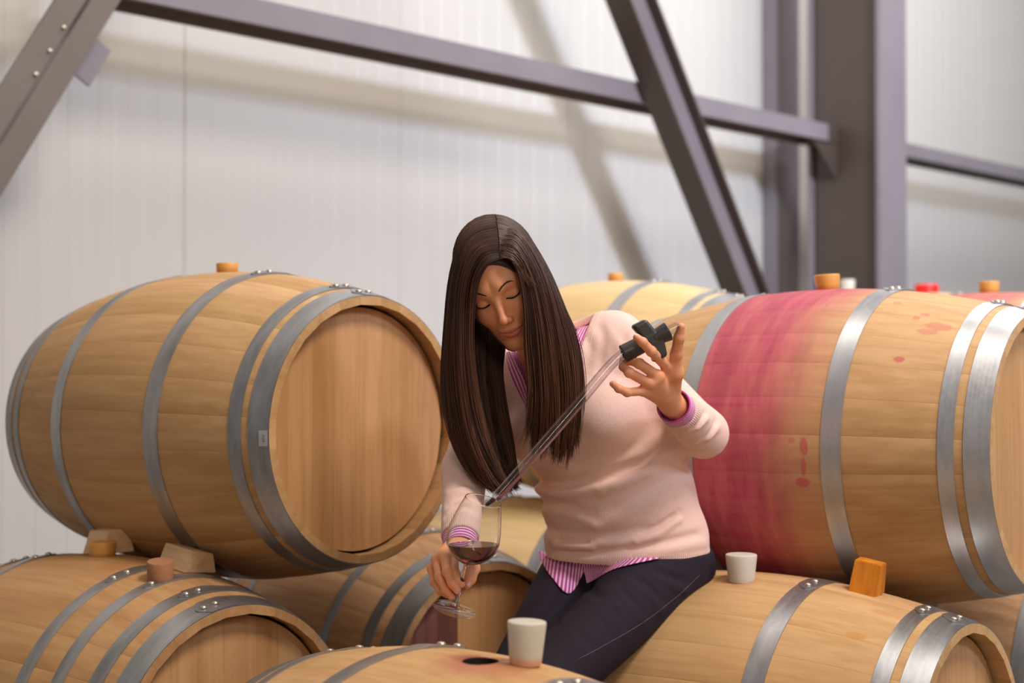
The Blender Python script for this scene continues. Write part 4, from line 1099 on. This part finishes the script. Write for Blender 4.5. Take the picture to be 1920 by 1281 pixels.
# ------------------------------------------------------------------ wine glass held by the stem
def thin_glass(name, tint=(.97, .98, .975, 1), edge=.16):
    """thin clear wall: passes light straight through, mirrors at grazing angles"""
    t = NT(name); t.t.nodes.remove(t.b); tr = t.n('ShaderNodeBsdfTransparent'); t.put(tr.inputs[0], tint)
    gs = t.n('ShaderNodeBsdfGlossy'); gs.inputs['Roughness'].default_value = .03
    lw = t.n('ShaderNodeLayerWeight'); lw.inputs[0].default_value = .5
    fr = t.math('ADD', .035, t.math('MULTIPLY', t.math('POWER', lw.outputs['Facing'], 3.), edge*2.6))
    mx = t.n('ShaderNodeMixShader'); t.put(mx.inputs[0], fr); t.put(mx.inputs[1], tr.outputs[0]); t.put(mx.inputs[2], gs.outputs[0])
    t.t.links.new(mx.outputs[0], t.out.inputs[0]); return t.m

def glassy(name, col, ior, rough=0.):
    t = NT(name); t.set(Base_Color=col, Roughness=rough, IOR=ior); t.b.inputs['Transmission Weight'].default_value = 1.; return t.m
M['glass'] = glassy('clear_glass', (.985, .99, .985, 1), 1.45); M['foot_glass'] = thin_glass('clear_foot_glass', (.98, .98, .98, 1), .22)
M['tube_glass'] = thin_glass('clear_tube_glass', (.93, .92, .93, 1), .36)
t = NT('deep_red_wine'); t.set(Base_Color=K(96, 14, 30), Roughness=.0, IOR=1.34); t.b.inputs['Transmission Weight'].default_value = .75; M['wine'] = t.m
GF, GR_ = P(852, 1143, 2.552), P(908, 929, 2.545)
gax = unit(GR_-GF+np.array([0, -.030, 0])); GH = .2075
gq = Vector(gax).to_track_quat('Z', 'Y'); gm = Matrix.Translation(GF) @ gq.to_matrix().to_4x4()
gl = empty('wine_glass', GF, gq.to_euler()); tag(gl, 'stemmed wine glass with a little red wine, held tilted by its stem', 'wine glass')
PROF = [(.0055, .0885), (.014, .0905), (.0265, .0975), (.0375, .1075), (.0445, .1190), (.0476, .1320), (.0470, .1460), (.0438, .1640), (.0390, .1840), (.0345, .2000), (.0322, GH)]
pr = spline(np.array(PROF), 40)
inner = [(max(r-.0011, .0), z+.0012*(1-min(1, (z-.088)/.02))) for r, z in pr]
prof = [(r, z) for r, z in pr]+[(pr[-1][0]-.0004, pr[-1][1]+.0004)]+[(r, z) for r, z in inner[::-1]]+[(.0008, .0905)]
v, f = lathe(prof, 64, True, True); new_obj('bowl', mesh('bowl', v, f, 60), M['glass'], gl)
sp_ = [(.0052, .0885), (.0043, .080), (.0038, .060), (.0038, .035), (.0046, .018), (.0075, .0085)]
v, f = lathe(sp_[::-1], 32, True, True); new_obj('stem', mesh('stem', v, f, 60), M['glass'], gl)
fp = [(.0385, .0), (.0398, .0008), (.0385, .0014), (.022, .0021), (.012, .0034), (.0073, .0085)]
v, f = lathe(fp, 64, True, True); new_obj('foot', mesh('foot', v, f, 60), M['foot_glass'], gl)
# wine: the bowl's inside below a level plane
b = bmesh.new(); wp_ = [(r-.00125, z+.0002) for r, z in inner if z < .16]; wp_[0] = (.002, inner[0][1]+.0006)
v, f = lathe(wp_, 64, True, True); vs = [b.verts.new(x) for x in v]
for q in f: b.faces.new([vs[i] for i in q])
lev = P(888, 1018, 2.55); n_l = gq.inverted() @ Vector((0, 0, 1)); c_l = gm.inverted() @ Vector(lev)
r = bmesh.ops.bisect_plane(b, geom=b.verts[:]+b.edges[:]+b.faces[:], plane_co=c_l, plane_no=n_l, clear_outer=True)
ed = [e for e in r['geom_cut'] if isinstance(e, bmesh.types.BMEdge)]
bmesh.ops.edgeloop_fill(b, edges=ed)
wn = new_obj('wine', bm_mesh('wine', b, 40), M['wine'], gl); wn['label'] = 'dark red wine in the bowl'

# ------------------------------------------------------------------ wine thief: bent glass tube with black rubber grip
tp = [P(*q) for q in ((1186, 655, 2.622), (1167, 664, 2.620), (1140, 690, 2.614), (1084, 757, 2.600), (1020, 831, 2.583), (963, 896, 2.568), (936, 926, 2.560), (926, 936, 2.557))]
TP = spline(np.array(tp), 60); rt = np.full(60, .0098); rt[-7:] = np.linspace(.0095, .0050, 7)
wt = tag(empty('wine_thief', TP[20]), 'long clear glass wine thief with black rubber grip pouring into the glass', 'pipette')
O_ = TP[20]
def hollow(path, ro, ri, n=28):
    V1, F1 = tube(path, ro, n, False); V2, F2 = tube(path, ri, n, False); b0 = len(V1); m = len(path)
    F = F1+[tuple(i+b0 for i in q[::-1]) for q in F2]
    for k in range(n):
        k2 = (k+1) % n; F.append((k, b0+k, b0+k2, k2)); e = (m-1)*n; F.append((e+k, e+k2, b0+e+k2, b0+e+k))
    return V1+V2, F
v, f = hollow(TP, rt, rt-.0013); new_obj('glass_tube', mesh('glass_tube', np.array(v)-O_, f, 60), M['tube_glass'], wt)
nz = spline(np.array([TP[-1], P(920, 941, 2.555), P(911, 948, 2.552)]), 8)
v, f = hollow(nz, np.linspace(.0048, .0030, 8), np.linspace(.0036, .0020, 8), 16)
M['tint'] = thin_glass('wine_tinted_glass', K(176, 90, 124), .25)
new_obj('nozzle', mesh('nozzle', np.array(v)-O_, f, 60), M['tint'], wt)
# thin film of wine along the underside of the tube
k0 = 24; seg = TP[k0:57]; V, F = [], []
tgt = np.gradient(TP, axis=0)[k0:57]
for i, (c, tg, r_) in enumerate(zip(seg, tgt, rt[k0:57])):
    tg = unit(tg); dn = unit(np.array([.35, -.35, -1.])-tg*(np.array([.35, -.35, -1.]) @ tg)); sd = np.cross(tg, dn); wd = .25+.55*i/len(seg)
    for j in range(9):
        a = (j/8-.5)*2*wd*1.5; V.append(c+(r_-.0017)*(math.cos(a)*dn+math.sin(a)*sd))
    hgt = .0012+.0022*i/len(seg)
    for j in range(9):
        a = (j/8-.5)*2*wd*1.5; V.append(c+(r_-.0019-hgt*(1-abs(j/4-1)**2))*(math.cos(a)*dn+math.sin(a)*sd))
for i in range(len(seg)-1):
    for j in range(17 if False else 18):
        j2 = (j+1) % 18; jj = j if j < 9 else 26-j; jj2 = j2 if j2 < 9 else 26-j2
        F.append((i*18+jj, i*18+jj2, i*18+18+jj2, i*18+18+jj))
v = np.array(V)
M['film'] = None
t = NT('rose_wine_film'); t.set(Base_Color=K(222, 120, 136), Roughness=.05, IOR=1.33); t.b.inputs['Transmission Weight'].default_value = .35; M['film'] = t.m
fo = new_obj('wine_film', mesh('wine_film', v-O_, F, 60), M['film'], wt); fo['label'] = 'thin streak of pink wine inside the tube'
# rubber grip
M['rubber'] = simple('black_rubber', K(58, 53, 53), .36, 0, .1, 60)
g0, g1 = P(1168, 664, 2.620), P(1253, 621, 2.628); ga = unit(g1-g0); GL = np.linalg.norm(g1-g0)
gup = unit(np.array([0, 0, 1.])-ga*ga[2]); gsd = np.cross(ga, gup)
def along(a, u=0, s=0): return g0+ga*a*GL+gup*u+gsd*s
def knob(parts, name, res=.0014):
    fn_ = lambda p: smax(parts(p), -cap(p, along(-.5), along(1.5), .0082, .0082), .0006)
    pts = np.array([along(a, u, s) for a in (-.1, 1.1) for u in (-.035, .035) for s in (-.024, .024)])
    V, Q = nets(fn_, tuple(axis(pts[:, k].min(), pts[:, k].max(), res) for k in range(3)))
    return fast_mesh(name, V, Q, M['rubber'], wt, None, O_)
def cyl(p, a, b, r0, r1, rd=.0015):
    n = unit(b-a); return smax(smax(cap(p, a-n*.05, b+n*.05, r0-(r1-r0)*.05/np.linalg.norm(b-a)*1., r1+(r1-r0)*.05/np.linalg.norm(b-a)), plane(p, b, n), rd), -plane(p, a, n), rd)
knob(lambda p: cyl(p, along(0), along(.46), .0168, .0160), 'lower_collar')
knob(lambda p: cyl(p, along(.66), along(1.0), .0140, .0180), 'upper_collar')
def wings(p):
    q = np.stack([(p-along(.62)) @ ga, (p-along(.62)) @ gup, (p-along(.62)) @ gsd], 1)
    d = None
    for s in (1, -1):
        x = q-np.array([-.003*s, s*.0205, 0]); x[:, 0] += x[:, 1]*.25*s
        e = np.linalg.norm(np.maximum(np.abs(x)-np.array([.0085, .0125, .0070]), 0), axis=1)-.0062; d = e if d is None else smin(d, e, .006)
    return smin(d, cyl(p, along(.40), along(.80), .0132, .0132), .004)
knob(wings, 'winged_valve')
v, f = hollow([along(.80), along(.98), along(1.16), along(1.24)], np.array([.0098, .0098, .0096, .0092]), np.array([.0083, .0083, .0083, .0080]), 28)
new_obj('mouth_tube', mesh('mouth_tube', np.array(v)-O_, f, 60), M['tube_glass'], wt)
